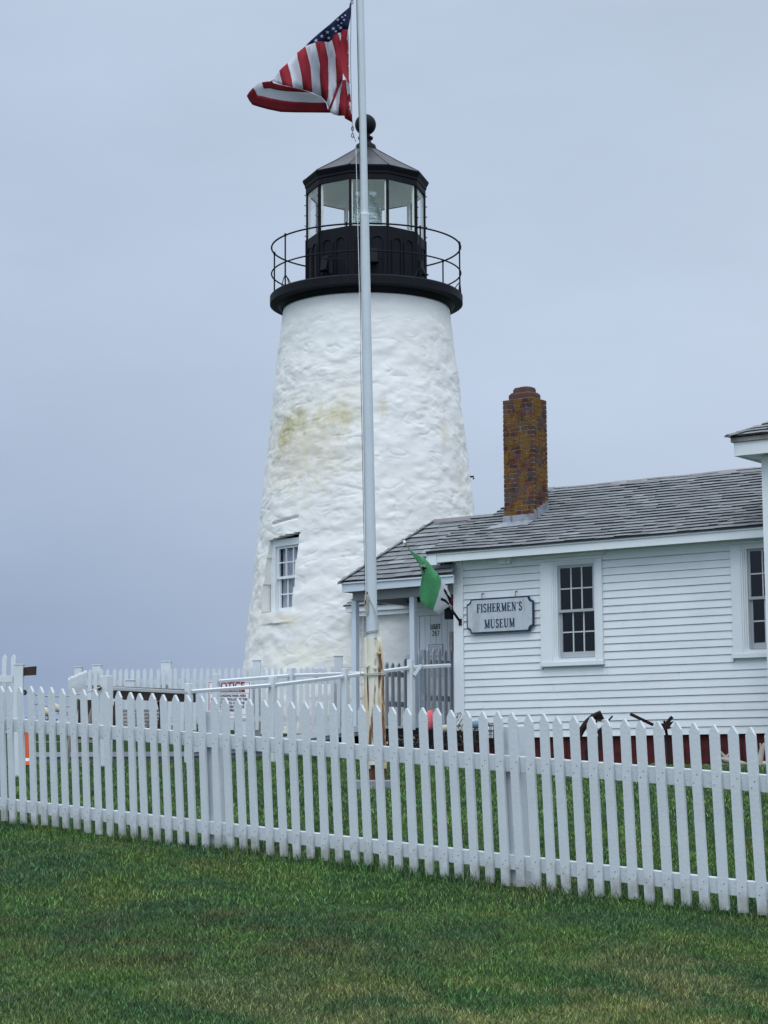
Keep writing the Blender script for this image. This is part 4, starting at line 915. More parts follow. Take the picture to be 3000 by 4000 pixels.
# ------------------------------------------------------------------ keeper's house wing at the right edge
def keepers_house():
    root = empty('keepers_house', HM @ Vector((8, -.4, 1.65)), "taller white keeper's house at the right edge with a grey hipped roof", 'building')
    Yw = -.8
    xc = H.hit(2977, 1800, Yw)[0]; ztop = H.hit(2975, 1787, Yw)[1]
    mb = MB(); mb.box(HM, xc, xc+.16, Yw-.03, Yw+.05, 1.5, ztop+.05); mb.box(HM, xc-.004, xc+.03, Yw+.052, Yw+.17, 1.5, ztop+.05)
    mb.build('corner_board', M['trim'], root, bevel=.004)
    mb = MB(); clap(mb, xc+.162, xc+5, 2.1, ztop+.05, [], .11, y=Yw); mb.box(HM, xc+.02, xc+5, Yw+.012, Yw+.06, 1.4, ztop+.05)
    mb.box(HM, xc+.02, xc+.06, Yw+.07, 6, 1.4, ztop+.05); mb.box(HM, xc+4.9, xc+5, Yw+.07, 6, 1.4, ztop+.05); mb.box(HM, xc+.02, xc+5, 6.0, 6.1, 1.4, ztop+.05); mb.build('clapboard_wall', M['siding'], root)
    zf = ztop+.03; ov = .27
    # soffit, fascia, roof with overhang
    mb = MB(); mb.box(HM, xc-ov, xc+5+ov, Yw-ov+.02, 6+ov, zf, zf+.015); mb.build('soffit', M['trim'], root)
    mb = MB(); mb.box(HM, xc-ov-.01, xc+5+ov, Yw-ov, Yw-ov+.02, zf-.02, zf+.165); mb.box(HM, xc-ov-.01, xc-ov+.012, Yw-ov+.021, 6+ov, zf-.02, zf+.165); mb.build('fascia', M['trim'], root, bevel=.003)
    mb = MB(); mb.box(HM, xc-ov-.04, xc+5+ov, Yw-ov-.03, Yw-ov-.001, zf+.10+.066, zf+.225); mb.box(HM, xc-ov-.04, xc-ov-.011, Yw-ov-.0, 6+ov, zf+.166, zf+.225); mb.build('gutter_moulding', M['weathered'], root)
    a = .5; zr = zf+.235; ex = xc-ov-.07; ey = Yw-ov-.06
    def f(X, s): return HM @ Vector((X, ey + s*math.cos(math.atan(a)), zr + s*math.sin(math.atan(a))))
    mb = MB(); c_ = math.cos(math.atan(a)); shingle_plane(mb, f, 4.2, 30, .127, 0, lambda s: ex + s*c_, lambda s: xc+5.5 - s*c_)
    XE = xc+5.5; hw = (6+ov-ey)/2
    pk = [HM @ Vector((ex, ey, zr)), HM @ Vector((XE, ey, zr)), HM @ Vector((XE, 6+ov, zr)), HM @ Vector((ex, 6+ov, zr))]
    mid = (ex+XE)/2; tp = HM @ Vector((mid, (ey+6+ov)/2, zr + a*(XE-ex)/2))
    mb.add(pk + [tp], [(0,1,4), (1,2,4), (2,3,4), (3,0,4), (3,2,1,0)], c=(.15, .15, .155))
    p0, p1 = pk[0], tp; d = (p1-p0); L_ = d.length; d.normalize(); sd_ = HM.to_3x3() @ Vector((.09, -.09, -.02)); k = 0
    while k*.15 < L_-.3:
        p = p0 + d*k*.15; q = p + d*.19; g = random.gauss(.17, .02); up = Vector((0, 0, .035)); mb.add([p+sd_+up*.7, q+sd_+up*.5, q+up, p+up*1.25, p-sd_+up*.7, q-sd_+up*.5, p+sd_, p-sd_], [(0,1,2,3), (3,2,5,4), (6,0,3,4,7)], c=(g, g, g*1.05)); k += 1
    mb.build('roof', M['shingle'], root)
    mb = MB(); mb.box(HM, xc+.04, xc+.11, Yw-.06, Yw-.032, 2.3, 3.0); mb.build('meter_pipe', M['trim'], root)
keepers_house()

# ------------------------------------------------------------------ FRONT FENCE
def picket_mesh(w, t, h, tip, mb=None, off=(0, 0, 0), M4=ID):
    mb = mb or MB(); x, y, z = off
    pts = [(-w/2, 0), (w/2, 0), (w/2, h-tip), (.004, h), (-.004, h), (-w/2, h-tip)]
    poly(mb, [(x+a, z+b) for a, b in pts], y-t, y, M4); return mb
def front_fence():
    F_ = FN; FM = F_.M(); lean = R(3.0)
    root = empty('picket_fence', F_.W(3.3, 0, 1.05), 'white painted picket fence crossing the whole lawn in front', 'fence')
    gb = lambda s: 1.226 - .0655*s + (.008*math.sin(s*2.1))
    gt = lambda s: interp([(-1, 2.34), (0, 2.275), (2.1, 2.135), (4.0, 2.012), (5.38, 1.92), (6.66, 1.83), (8.2, 1.73), (10, 1.6)], s)
    def LM(s, zb, tilt=0):   # frame at the foot of a picket, leaning toward the lawn
        return FM @ Matrix.Translation((s, 0, zb)) @ Matrix.Rotation(lean + tilt, 4, 'X') @ Matrix.Rotation(R(-.4) + random.gauss(0, .0045), 4, 'Y')
    meas = [0.037]
    for d in [0.104, 0.128, 0.129, 0.119, 0.126, 0.123, 0.126, 0.12, 0.127, 0.126, 0.129, 0.129, 0.116, 0.128, 0.124, 0.128, 0.121, 0.125, 0.127, 0.117, 0.128, 0.112, 0.143, 0.128, 0.12, 0.126, 0.133, 0.125, 0.139, 0.115, 0.133, 0.125, 0.128, 0.129, 0.12, 0.119, 0.126, 0.119, 0.121, 0.117, 0.117, 0.112, 0.107, 0.121, 0.118, 0.119, 0.12, 0.113, 0.129, 0.12, 0.122, 0.127, 0.12, 0.124, 0.115]: meas.append(meas[-1]+d)
    ss = [meas[0]-.122*k for k in range(20, 0, -1)] + meas + [meas[-1]+.122*k for k in range(1, 21)]
    for s in ss:
        zb = gb(s) + random.uniform(-.012, .012); zt = gt(s) + random.uniform(-.007, .007)
        mb = MB(); mb = picket_mesh(.061, .02, zt-zb, .044); uu = Vector((0, -1, 0))
        # painted-over nail heads over each rail
        for tz, dz, dx in ((2.0215, -.03, .012), (2.0215, -.07, -.012), (1.405, -.03, .012), (1.405, -.065, -.012)):
            z = tz + (-.068 if tz > 2 else -.0645)*s + dz + random.uniform(-.008, .008) - zb; c = Vector((dx + random.uniform(-.006, .006), -.0195, z)); mb.tube([c, c + uu*.003], .0034, 6, mi=1)
        o = mb.build('picket', [M['fence'], M['darkrust']], root, bevel=.0022)
        o.matrix_world = LM(s, zb, random.gauss(0, .003)); 
    # rails: one board per bay, jointed at the posts
    bays = [(-2.5, -.87), (-.866, 2.05), (2.054, 4.97), (4.974, 7.88), (7.884, 9.4)]
    for lo, tz in ((1, (2.0215, -.068)), (0, (1.405, -.0645))):
        for a, b in bays:
            for q in (0,):
                za = tz[0] + tz[1]*a; zb_ = tz[0] + tz[1]*b
                ya = -(za - gb(a))*math.tan(lean) ; yb = -(zb_ - gb(b))*math.tan(lean); hh = .098 if lo else .09
                P = []
                for s, z, y in ((a, za, ya), (b-.003, zb_, yb)):
                    Mx = FM @ Matrix.Translation((s, y+.001, z)) @ Matrix.Rotation(lean*1.9, 4, 'X')
                    P.append([Mx @ Vector(p) for p in ((0, .0, -hh), (0, .038, -hh), (0, .038, 0), (0, 0, 0))])
                mb = MB(); A, B = P; mb.add(A+B, [(0,1,2,3), (7,6,5,4), (0,4,5,1), (1,5,6,2), (2,6,7,3), (3,7,4,0)]); mb.build('rail', M['fence'], root, bevel=.003)
    for s, w, zt in ((-.86, .14, 2.2), (FN.hit(836, 2780, .042)[0], .125, 2.02), (FN.hit(2008, 2830, .042)[0], .145, 1.865), (7.88, .14, 1.66)):
        zb = gb(s)-.15; Mx = FM @ Matrix.Translation((s, 0, zb)) @ Matrix.Rotation(lean*.9, 4, 'X')
        mb = MB(); mb.box(Mx, -w/2, w/2, .042, .135, 0, zt-zb); mb.build('post', M['fence'], root, bevel=.005)
front_fence()

# ------------------------------------------------------------------ FLAGPOLE
PB = at(1463, 3083, 22)
def pole_x(z): return -.115 - (z - 1.4)*.0132
def make_pole():
    root = empty('flagpole', (pole_x(1.4), 22, 1.4), 'tall white steel flagpole with rust stained sleeve at its foot', 'flagpole')
    P = lambda z: Vector((pole_x(z), 22, z))
    mb = MB(); n = 20
    mb.tube([P(2.95), P(3.6), P(5.2), P(7.73), P(7.735)], [.062, .061, .057, .051, .046], 24); mb.tube([P(7.72), P(7.74), P(7.76), P(12.5)], [.0445, .0445, .0445, .036], 24); mb.build('pole', M['pole'], root, smooth=True)
    mb = MB(); mb.tube([P(7.715), P(7.745)], .0535, 24); mb.build('joint_collar', M['trim'], root, smooth=True)
    # lower tabernacle: two channel irons around the foot of the pole
    mb = MB()
    for dx, r in ((-.072, .034), (.082, .05)): mb.tube([P(1.62)+Vector((dx, -.02, 0)), P(2.96)+Vector((dx*.86, -.01, 0)), P(3.03)+Vector((dx*.86, -.01, 0))], [r, r*.96, r*.7], 14)
    mb.tube([P(1.66)+Vector((.0, -.03, 0)), P(3.02)+Vector((0, -.025, 0))], [.06, .057], 18)
    mb.tube([P(1.66)+Vector((.045, -.07, 0)), P(3.0)+Vector((.04, -.06, 0))], [.02, .018], 8)
    mb.build('sleeve', M['rusty'], root, smooth=True)
    mb = MB(); mb.tube([P(1.44)+Vector((-.03, -.0, 0)), P(1.7)+Vector((-.03, 0, 0))], .035, 14); mb.tube([P(1.44)+Vector((.1, .02, 0)), P(1.7)+Vector((.1, .02, 0))], .03, 10)
    mb.tube([P(1.7)+Vector((-.03, -.05, .1)), P(2.5)+Vector((-.05, -.045, 0)), P(2.74)+Vector((-.052, -.04, 0))], [.008, .016, .005], 8); mb.build('rust_stub', M['rust'], root, smooth=True)
    mb = MB()
    for z, dx in ((2.86, .075), (2.72, -.06), (2.7, .03)): q = P(z)+Vector((dx, -.06, 0)); mb.tube([q, q+Vector((0, -.05, 0))], .018, 6)
    mb.build('bolt', M['rusty'], root)
    mb = MB(); bx = P(1.4); n = 10
    pr = [(-.21, -.2), (.23, -.2), (.25, -.16), (.25, .2), (-.21, .2), (-.235, .16), (-.235, -.17)]
    vs = [bx + Vector((x, y, -.1)) for x, y in pr] + [bx + Vector((x, y, .085)) for x, y in pr] + [bx + Vector((x*.97, y*.97, .1)) for x, y in pr]; m_ = len(pr)
    mb.add(vs, [tuple(range(2*m_, 3*m_))] + [(k*m_+i, k*m_+(i+1) % m_, (k+1)*m_+(i+1) % m_, (k+1)*m_+i) for k in (0, 1) for i in range(m_)]); mb.build('concrete_base', M['concrete'], root, bevel=.01)
    # halyard: ring ties, cleat bundle, lines
    mb = MB(); c = P(3.08)
    for z in (3.08, 3.095): mb.tube([P(z)+Vector((.068*math.cos(t), .068*math.sin(t), .012*math.cos(t))) for t in np.linspace(0, 2*math.pi, 20)[:-1]], .005, 6, closed=True)
    for z in (2.62, 2.635): mb.tube([P(z)+Vector((.145*math.cos(t)+.01, .1*math.sin(t), -.004*math.cos(3*t))) for t in np.linspace(0, 2*math.pi, 24)[:-1]], .006, 6, closed=True)
    for k in range(5): mb.tube([P(3.38)+Vector((-.062+.012*math.cos(t+k)+.004*k, -.05-.006*k, .11*math.sin(t))) for t in np.linspace(0, 2*math.pi, 16)[:-1]], .0045, 6, closed=True)
    mb.tube([P(3.48)+Vector((-.03, -.055, 0)), P(3.36)+Vector((.02, -.075, 0)), P(3.2)+Vector((.066, -.06, 0)), P(3.06)+Vector((.072, -.05, 0))], .005, 6)
    mb.tube([P(3.46)+Vector((-.035, -.055, 0)), P(3.34)+Vector((.03, -.075, 0)), P(3.18)+Vector((.072, -.06, 0)), P(3.10)+Vector((.072, -.05, 0))], .005, 6)
    mb.tube([P(3.3)+Vector((-.09, -.06, 0)), P(3.0)+Vector((-.105, -.07, 0)), P(2.63)+Vector((-.13, -.08, 0)), P(2.3)+Vector((-.11, -.1, 0)), P(1.95)+Vector((-.07, -.1, 0)), P(1.9)+Vector((-.08, -.1, 0)), P(2.1)+Vector((-.088, -.1, 0))], .0045, 6)
    mb.build('tied_rope', M['rope'], root)
    mb = MB(); q = P(3.4)+Vector((-.045, -.045, 0)); mb.tube([q+Vector((0, 0, -.1)), q+Vector((-.015, -.02, 0)), q+Vector((0, 0, .12))], [.008, .014, .008], 8); mb.build('cleat', M['rust'], root)
    mb = MB(); mb.tube([P(3.45)+Vector((-.068, -.03, 0)), P(6)+Vector((-.07, -.04, 0)), Vector((-.245, 21.96, 8.3)), P(12.4)+Vector((-.05, -.02, 0))], .0035, 6); mb.build('halyard', M['cable'], root)
    mb = MB(); mb.tube([P(3.5)+Vector((-.058, -.045, 0)), P(6.4)+Vector((-.066, -.04, 0)), Vector((-.29, 21.97, 8.55))], .0035, 6); mb.build('halyard', M['whiterope'], root)
    mb = MB(); mb.tube([Vector((-.29, 21.97, 8.55)), Vector((-.325, 21.97, 8.66)), Vector((-.33, 21.97, 8.8)), Vector((-.345, 21.97, 9.5)), Vector((-.335, 21.97, 10.15)), Vector((-.32, 21.97, 10.3)), P(12.4)+Vector((-.05, 0, 0))], .0035, 6)
    for z in (8.62, 8.7, 10.17): mb.tube([Vector((-.325+.012*math.cos(t), 21.965, z+.025*math.sin(t))) for t in np.linspace(0, 2*math.pi, 10)[:-1]], .005, 6, closed=True)
    mb.build('hoist_line', M['cable'], root)
make_pole()

# ------------------------------------------------------------------ AMERICAN FLAG
def tri_fill(mb, pts3, mi, th=.003, sub=0):
    """fan-free filling of an arbitrary outline through bmesh, both faces"""
    bm = bmesh.new(); vs = [bm.verts.new(p) for p in pts3]; f = bm.faces.new(vs); bmesh.ops.triangulate(bm, faces=[f])
    if sub: bmesh.ops.subdivide_edges(bm, edges=bm.edges, cuts=sub, use_grid_fill=True); bmesh.ops.triangulate(bm, faces=bm.faces)
    bm.verts.ensure_lookup_table(); V = [v.co.copy() for v in bm.verts]; F = [[v.index for v in f.verts] for f in bm.faces]; bm.verts.index_update()
    F = [[v.index for v in f.verts] for f in bm.faces]; bm.free(); return V, F
def cloth(mb, pts, to3, mi, depth, sub=3):
    """outline in cloth plane -> subdivided curved sheet; depth(x, y) gives the fold relief"""
    V, F = tri_fill(None, [Vector((x, 0, y)) for x, y in pts], mi, sub=sub)
    mb.add([to3(v.x, v.z, depth(v.x, v.z)) for v in V], F, mi)
def fin_cloth(mb, name, mats, parent, th=.003):
    o = mb.build(name, mats, parent); me = o.data
    bm = bmesh.new(); bm.from_mesh(me); bmesh.ops.remove_doubles(bm, verts=bm.verts, dist=.0006); bm.to_mesh(me); bm.free()
    me.polygons.foreach_set('use_smooth', [True]*len(me.polygons))
    s = o.modifiers.new('thickness', 'SOLIDIFY'); s.thickness = th; s.offset = 0; return o
def us_flag():
    S = 2.765
    def to3(x, y, d): return at(900 + x/S, y/S, 22.0 + d)
    root = empty('national_flag', at(1372, 470, 22), 'red white and blue striped flag with stars blowing left from the flagpole', 'flag')
    def dep(x, y): return .10*math.sin(x*.011 + y*.003) + .05*math.sin(x*.03 - y*.008) - (1290-x)*.00025
    W_, R_, B_ = 0, 1, 2
    front = [
     (W_, [(450,865),(490,820),(527,765),(545,840),(565,920),(500,895)]),
     (R_, [(527,765),(570,722),(617,680),(635,740),(650,800),(665,870),(675,945),(620,930),(565,920),(545,840)]),
     (W_, [(617,680),(670,625),(720,572),(730,640),(745,700),(770,820),(785,970),(730,958),(675,945),(665,870),(650,800),(635,740)]),
     (R_, [(720,572),(765,535),(810,498),(835,600),(865,720),(872,840),(885,1000),(835,985),(785,970),(770,820),(745,700),(730,640)]),
     (W_, [(810,498),(860,480),(915,458),(940,570),(965,700),(965,860),(985,1045),(935,1025),(885,1000),(872,840),(865,720),(835,600)]),
     (R_, [(915,458),(965,446),(1015,450),(1035,540),(1058,650),(1053,800),(1062,960),(1055,1050),(1035,1105),(985,1045),(965,860),(965,700),(940,570)]),
     (W_, [(1015,450),(1060,455),(1095,432),(1115,500),(1143,620),(1138,780),(1133,870),(1150,930),(1120,1020),(1090,1100),(1060,1170),(1040,1110),(1055,1050),(1062,960),(1053,800),(1058,650),(1035,540)]),
     (R_, [(1095,432),(1120,370),(1160,358),(1185,445),(1205,560),(1190,680),(1215,790),(1212,860),(1150,930),(1133,870),(1138,780),(1143,620),(1115,500)]),
     (W_, [(1160,358),(1190,352),(1200,390),(1185,445)]),
     (R_, [(1190,352),(1215,316),(1272,318),(1262,400),(1225,495),(1245,560),(1255,640),(1250,760),(1280,850),(1286,905),(1262,880),(1245,830),(1215,790),(1190,680),(1205,560),(1185,445),(1200,390)]),
     (W_, [(1272,318),(1282,420),(1282,560),(1262,640),(1255,640),(1245,560),(1225,495),(1262,400)]),
     (B_, [(1262,560),(1278,570),(1276,690),(1258,640)]),
     (W_, [(1255,660),(1280,700),(1290,800),(1292,900),(1280,850),(1252,760)]),
    ]
    mb = MB()
    for mi, p in front: cloth(mb, p, to3, mi, dep)
    fin_cloth(mb, 'striped_field', [M['flagwhite'], M['flagred'], M['flagblue']], root)
    mb = MB(); can = [(1300,22),(1306,60),(1296,200),(1272,318),(1215,316),(1190,352),(1160,358),(1120,370),(1095,432),(1060,455),(1015,450),(965,446),(915,458),(860,480),(810,498),(860,445),(915,395),(985,335),(1075,262),(1165,180),(1240,115),(1285,78),(1288,45)]
    cloth(mb, can, to3, 0, dep); cn = fin_cloth(mb, 'canton', [M['flagblue']], root)
    mb = MB()
    for x, y, r, rot in [(925,437,24,5),(988,390,24,0),(1063,410,22,8),(1048,348,24,-4),(1112,308,24,-6),(1190,300,22,10),(1160,213,22,0),(1207,185,17,20),(1227,215,17,-10),(1140,338,18,35),(1240,165,15,30),(1165,275,14,50),(1200,250,13,10)]:
        P = []
        for k in range(10):
            a = R(90 + rot + 36*k); rr = r if k % 2 == 0 else r*.42; P.append((x + rr*math.cos(a), y - rr*math.sin(a)*.9))
        mb.add([to3(px, py, dep(px, py) - .008) for px, py in P] + [to3(x, y, dep(x, y) - .008)], [(k, (k+1) % 10, 10) for k in range(10)])
    mb.build('star', [M['flagwhite']], cn)
    # hanging hoist side and the underside curling forward at the bottom
    d2 = lambda x, y: -.03 + .03*math.sin(x*.06) + .02*math.sin(y*.02)
    low = [
     (W_, [(1212,865),(1200,960),(1180,1060),(1172,1160),(1165,1250),(1120,1238),(1080,1215),(1082,1190),(1105,1130),(1140,1040),(1170,950),(1195,890)]),
     (R_, [(1150,930),(1212,860),(1195,890),(1170,950),(1140,1040),(1105,1130),(1080,1190),(1052,1182),(1060,1170),(1090,1100),(1120,1020)]),
     (R_, [(1212,865),(1245,860),(1250,900),(1262,1000),(1278,1080),(1284,1180),(1300,1215),(1312,1240),(1320,1325),(1275,1300),(1238,1280),(1230,1250),(1165,1250),(1172,1160),(1180,1060),(1200,960)]),
     (W_, [(1250,865),(1285,910),(1296,1020),(1270,1010),(1262,940)]),
     (R_, [(1270,1010),(1296,1020),(1302,1108),(1278,1100)]),
     (W_, [(1278,1100),(1302,1108),(1312,1240),(1300,1215),(1284,1200)]),
    ]
    mb = MB()
    for mi, p in low: cloth(mb, p, to3, mi, d2, 2)
    fin_cloth(mb, 'hoist_fold', [M['flagwhite'], M['flagred']], root)
    d3 = lambda x, y: .16 + .10*math.cos((x-180)*.004) + (y-1000)*.0006
    und = [
     (R_, [(340,888),(395,880),(435,878),(450,865),(460,895),(565,922),(675,946),(785,972),(870,1000),(700,990),(600,985),(500,970),(420,950),(360,955),(350,925)]),
     (R_, [(245,945),(270,985),(290,1030),(330,1035),(430,1060),(560,1085),(700,1100),(880,1108),(1035,1108),(1052,1182),(1080,1192),(1080,1218),(870,1216),(700,1215),(545,1210),(400,1180),(300,1152),(238,1132),(205,1090),(176,1035),(205,990)]),
    ]
    mb = MB()
    whole = [(340,888),(395,884),(435,882),(460,897),(565,924),(675,948),(785,974),(870,1002),(985,1048),(1028,1108),(1040,1150),(1045,1206),(870,1210),(700,1209),(545,1204),(400,1174),(300,1146),(242,1126),(210,1086),(184,1035),(212,990),(250,945),(292,907)]
    cloth(mb, whole, to3, W_, lambda x, y: d3(x, y) + .014)
    for mi, p in und: cloth(mb, p, to3, mi, d3)
    fin_cloth(mb, 'curled_underside', [M['flagwhite'], M['flagred']], root)
us_flag()

def green_flag():
    S = 5.53; base = HM @ Vector((.09, -.05, 0)); A = at(1797, 2428, 30.9); B = at(1580, 2118, 29.9)
    st = empty('flag_staff', A, 'slanting dark and white flag staff bracketed on the museum corner board', 'pole')
    mb = MB(); mb.tube([A, A.lerp(B, .985)], [.013, .009], 8); mb.build('staff', M['weathered'], st, smooth=True)
    mb = MB(); mb.tube([A.lerp(B, -.02), A.lerp(B, .16)], .02, 10); mb.build('grip_sleeve', M['ink'], st, smooth=True)
    mb = MB(); w = H.hit(1799, 2430, -.036); q = HM @ Vector((w[0], -.036, w[1])); mb.box(HM @ Matrix.Translation((w[0], -.05, w[1])), -.025, .025, -.0, .014, -.05, .05); mb.tube([q, A], .018, 8); mb.build('bracket', M['darkrust'], st)
    mb = MB(); mb.lathe([(.001, -.03), (.02, -.015), (.022, .005), (.012, .022), (.001, .03)], (0, 0), 10); fo = mb.build('finial', M['trim'], st, smooth=True); fo.matrix_world = Matrix.Translation(B)
    root = empty('open_flag', at(1650, 2350, 30.2), 'green and white flag with black lettering drooping from the staff by the sign', 'flag'); root.name = 'hanging_flag'
    def dpt(x, y):
        u, v = 1550 + x/S, 2200 + y/S; t = max(0, min(1, (v-2118)/310)); return 29.9 + 1.0*t
    def to3(x, y, d): return at(1550 + x/S, 2200 + y/S, dpt(x, y) - .06 + d)
    dep = lambda x, y: .03*math.sin(x*.007 + y*.004) + .014*math.sin(x*.017 - y*.006)
    g = [(195,-385),(280,-290),(400,-215),(520,-150),(600,-110),(690,-20),(760,90),(870,210),(960,350),(955,450),(905,650),(850,830),(785,1020),(700,980),(600,920),(520,860),(500,760),(480,640),(510,500),(575,330),(625,210),(655,120),(630,60),(580,10),(470,-10),(420,-60),(300,-230)]
    mb = MB(); cloth(mb, g, to3, 0, dep)
    wt = [(960,350),(1000,420),(1080,520),(1140,650),(1200,790),(1150,850),(1120,925),(1000,1020),(910,1105),(850,1060),(785,1020),(850,830),(905,650),(955,450)]
    cloth(mb, wt, to3, 1, dep)
    cloth(mb, [(470,-10),(580,10),(630,60),(655,120),(625,210),(600,215),(560,130)], to3, 1, dep)
    cl = fin_cloth(mb, 'cloth', [M['green'], M['clothwhite']], root)
    mb = MB()
    for p in ([(1020,540),(1060,580),(1110,690),(1195,760),(1190,790),(1115,720),(1160,830),(1145,880),(1085,720),(1015,600)],
              [(960,740),(1060,785),(1130,870),(1120,905),(1040,835),(945,800)], [(530,95),(570,75),(635,95),(648,115),(600,135),(588,180),(605,225),(575,160)]):
        V, F = tri_fill(None, [Vector((x, 0, y)) for x, y in p], 0, sub=1); mb.add([to3(v.x, v.z, dep(v.x, v.z) - .012) for v in V], F)
    mb.build('lettering', M['ink'], cl)
green_flag()

# ------------------------------------------------------------------ FENCES AND RAILS NEAR THE TOWER
def simple_fence(name, label, pts, zt, zb, w=.058, t=.018, tip=.04, rails=(.18, .78), posts=(), m='backfence', side=1, spacing=.105, group=None, tips=None):
    """pts: ground plan polyline (x, y); pickets stand along it"""
    root = empty(name, (pts[0][0], pts[0][1], zb), label, 'fence', group)
    seg = [(Vector((*a, 0)), Vector((*b, 0))) for a, b in zip(pts, pts[1:])]
    for a, b in seg:
        d = b-a; L_ = d.length; d.normalize(); ang = math.atan2(d.y, d.x); n = max(1, int(round(L_/spacing)))
        for k in range(n):
            p = a + d*((k+.5)*L_/n); hz = zt + random.uniform(-.008, .008)
            mb = picket_mesh(w, t, hz-zb, tip); o = mb.build('picket', M[m], root); o.matrix_world = Matrix.Translation((p.x, p.y, zb)) @ Matrix.Rotation(ang, 4, 'Z') @ Matrix.Rotation(random.gauss(0, .008), 4, 'Y')
        for r in rails:
            mb = MB(); z = zb + (zt-zb)*r; Mx = Matrix.Translation((a.x, a.y, 0)) @ Matrix.Rotation(ang, 4, 'Z'); mb.box(Mx, 0, L_, .001, .04, z-.045, z+.045); mb.build('rail', M[m], root)
    for (x, y, w2, z2) in posts:
        mb = MB(); Mx = Matrix.Translation((x, y, 0)); mb.box(Mx, -w2/2, w2/2, .05, .05+w2, zb-.1, z2); mb.box(Mx, -w2/2-.01, w2/2+.01, .04, .06+w2, z2+.0005, z2+.015); mb.build('post', M[m], root, bevel=.004)
    return root
a = at(338, 2623, 33.3); b = at(1335, 2600, 33.3)
zt_l = a.z; zt_r = at(1250, 2598, 33.3).z; zb_f = at(1000, 2852, 33.3).z
posts = [(at(u, 2600, 33.3).x, 33.3, w, at(u, v, 33.3).z) for u, v, w in ((375, 2599, .14), (646, 2585, .16), (1001, 2580, .13), (1321, 2563, .14))]
bf = simple_fence('back_picket_fence', 'white picket fence standing in front of the lighthouse base', [(a.x, 33.3), (b.x, 33.1)], (zt_l+zt_r)/2, zb_f, posts=posts, spacing=.1025)
c = at(268, 2641, 36.2)
bf2 = simple_fence('return_picket_fence', 'short white picket fence running back from the left end of the tower fence', [(c.x, 36.2), (a.x-.02, 33.5)], (zt_l+c.z)/2, zb_f, posts=[(at(303, 2607, 36.2).x, 36.2, .13, at(303, 2607, 36.2).z)], spacing=.14)

def handrail(name, label, posts, rail_h=.046, group=None, drop=.04, pw=.092, last=None):
    """posts: (point at top, ground z); rails run from post to post just under the tops"""
    root = empty(name, (posts[0][0].x, posts[0][0].y, posts[0][1]), label, 'railing', group)
    for p, zg in posts:
        mb = MB(); Mx = Matrix.Translation((p.x, p.y, 0)) @ Matrix.Rotation(-H.ang, 4, 'Z'); mb.box(Mx, -pw/2, pw/2, -pw/2, pw/2, zg-.05, p.z); mb.build('post', M['backfence'], root, bevel=.008)
    ends = [p - Vector((0, 0, drop)) for p, _ in posts] + ([last] if last is not None else [])
    for a, b in zip(ends, ends[1:]):
        mb = MB(); d = (b-a).normalized(); off = Vector((0, -.03, 0)); mb.beam(a + d*.04 + off, b - d*.04 + off, .06, rail_h, up=Vector((0, -.32, 1)).normalized()); mb.build('rail', M['backfence'], root, bevel=.006)
    return root
pa, pb, pc, pd = at(738, 2670, 29.5), at(1065, 2645, 30.0), at(1349, 2611, 30.5), at(1605, 2577, 30.75)
handrail('ramp_handrail', 'nearer white handrail climbing the ramp to the porch', [(pa, 1.75), (pb, 1.75), (pc, 1.8), (pd, 2.25)], last=H.W(-.005, -.06, 3.18), drop=.12)
qa, qb, qc = at(845, 2632, 31.3), at(1138, 2609, 31.5), at(1470, 2598, 31.8)
handrail('ramp_handrail', 'farther white handrail along the tower side of the ramp', [(qa, 2.0), (qb, 2.1), (qc, 2.2)], drop=.12)
la = at(416, 2640, 26.0); lb = at(843, 2660, 30.5)
lroot = handrail('landing_rail', 'white landing rail with stout corner post before the weathered table', [(la, 1.72)], pw=.125, last=pa + Vector((-.03, -.03, -.13)), drop=.16)
mb = MB(); p = at(508, 2659, 33); Mx = Matrix.Translation((p.x, p.y, 0)); mb.box(Mx, -.07, .07, 0, .12, 2.1, p.z); mb.box(Mx, -.08, .08, -.01, .13, p.z+.001, p.z+.02)
tag(mb.build('short_post', M['backfence'], bevel=.004), 'short capped white post behind the weathered table', 'post')
# bracket under the porch-side rail
mb = MB(); mb.beam(pd + Vector((.05, -.03, -.24)), pd + Vector((.16, -.05, -.08)), .05, .05); tag(mb.build('rail_brace', M['backfence'], lroot if False else None, bevel=.004), 'small white diagonal brace on the rail post by the porch', 'brace')

# ramp and its wall
def ramp():
    root = empty('ramp', at(735, 2960, 30.2), 'concrete sided wooden ramp rising to the porch door', 'ramp')
    L = [(at(130, 2938, 30.0), 0), (at(735, 2936, 30.2), 0), (at(1020, 2915, 30.6), 0), (at(1320, 2862, 30.9), 0), (H.W(-1.2, -.35, 2.235), 0)]
    P = [p for p, _ in L]
    mb = MB()
    for a, b in zip(P, P[1:]):
        bk = Vector((.3, 1.6, 0)) if a.x > -4 else Vector((0, .25, 0))
        mb.add([a, b, b+bk, a+bk, a-Vector((0,0,.07)), b-Vector((0,0,.07)), b+bk-Vector((0,0,.07)), a+bk-Vector((0,0,.07))], [(0,1,2,3), (4,5,1,0), (7,6,5,4)])
    mb.build('ramp_deck', M['deck'], root)
    mb = MB()
    for a, b in zip(P[:3], P[1:4]):
        o = Vector((0, .05, -.071)); A = a+o; B = b+o; mb.add([A, B, Vector((B.x, B.y, 1.4)), Vector((A.x, A.y, 1.4)), A+Vector((0,.2,0)), B+Vector((0,.2,0))], [(0,3,2,1), (0,1,5,4)])
    mb.build('side_wall', M['concrete'], root)
    mb = MB()
    for a, b in zip(P[1:], P[2:]): mb.beam(a+Vector((0,-.02,.03)), b+Vector((0,-.02,.03)), .03, .09)
    mb.build('kerb_board', M['backfence'], root)
ramp()

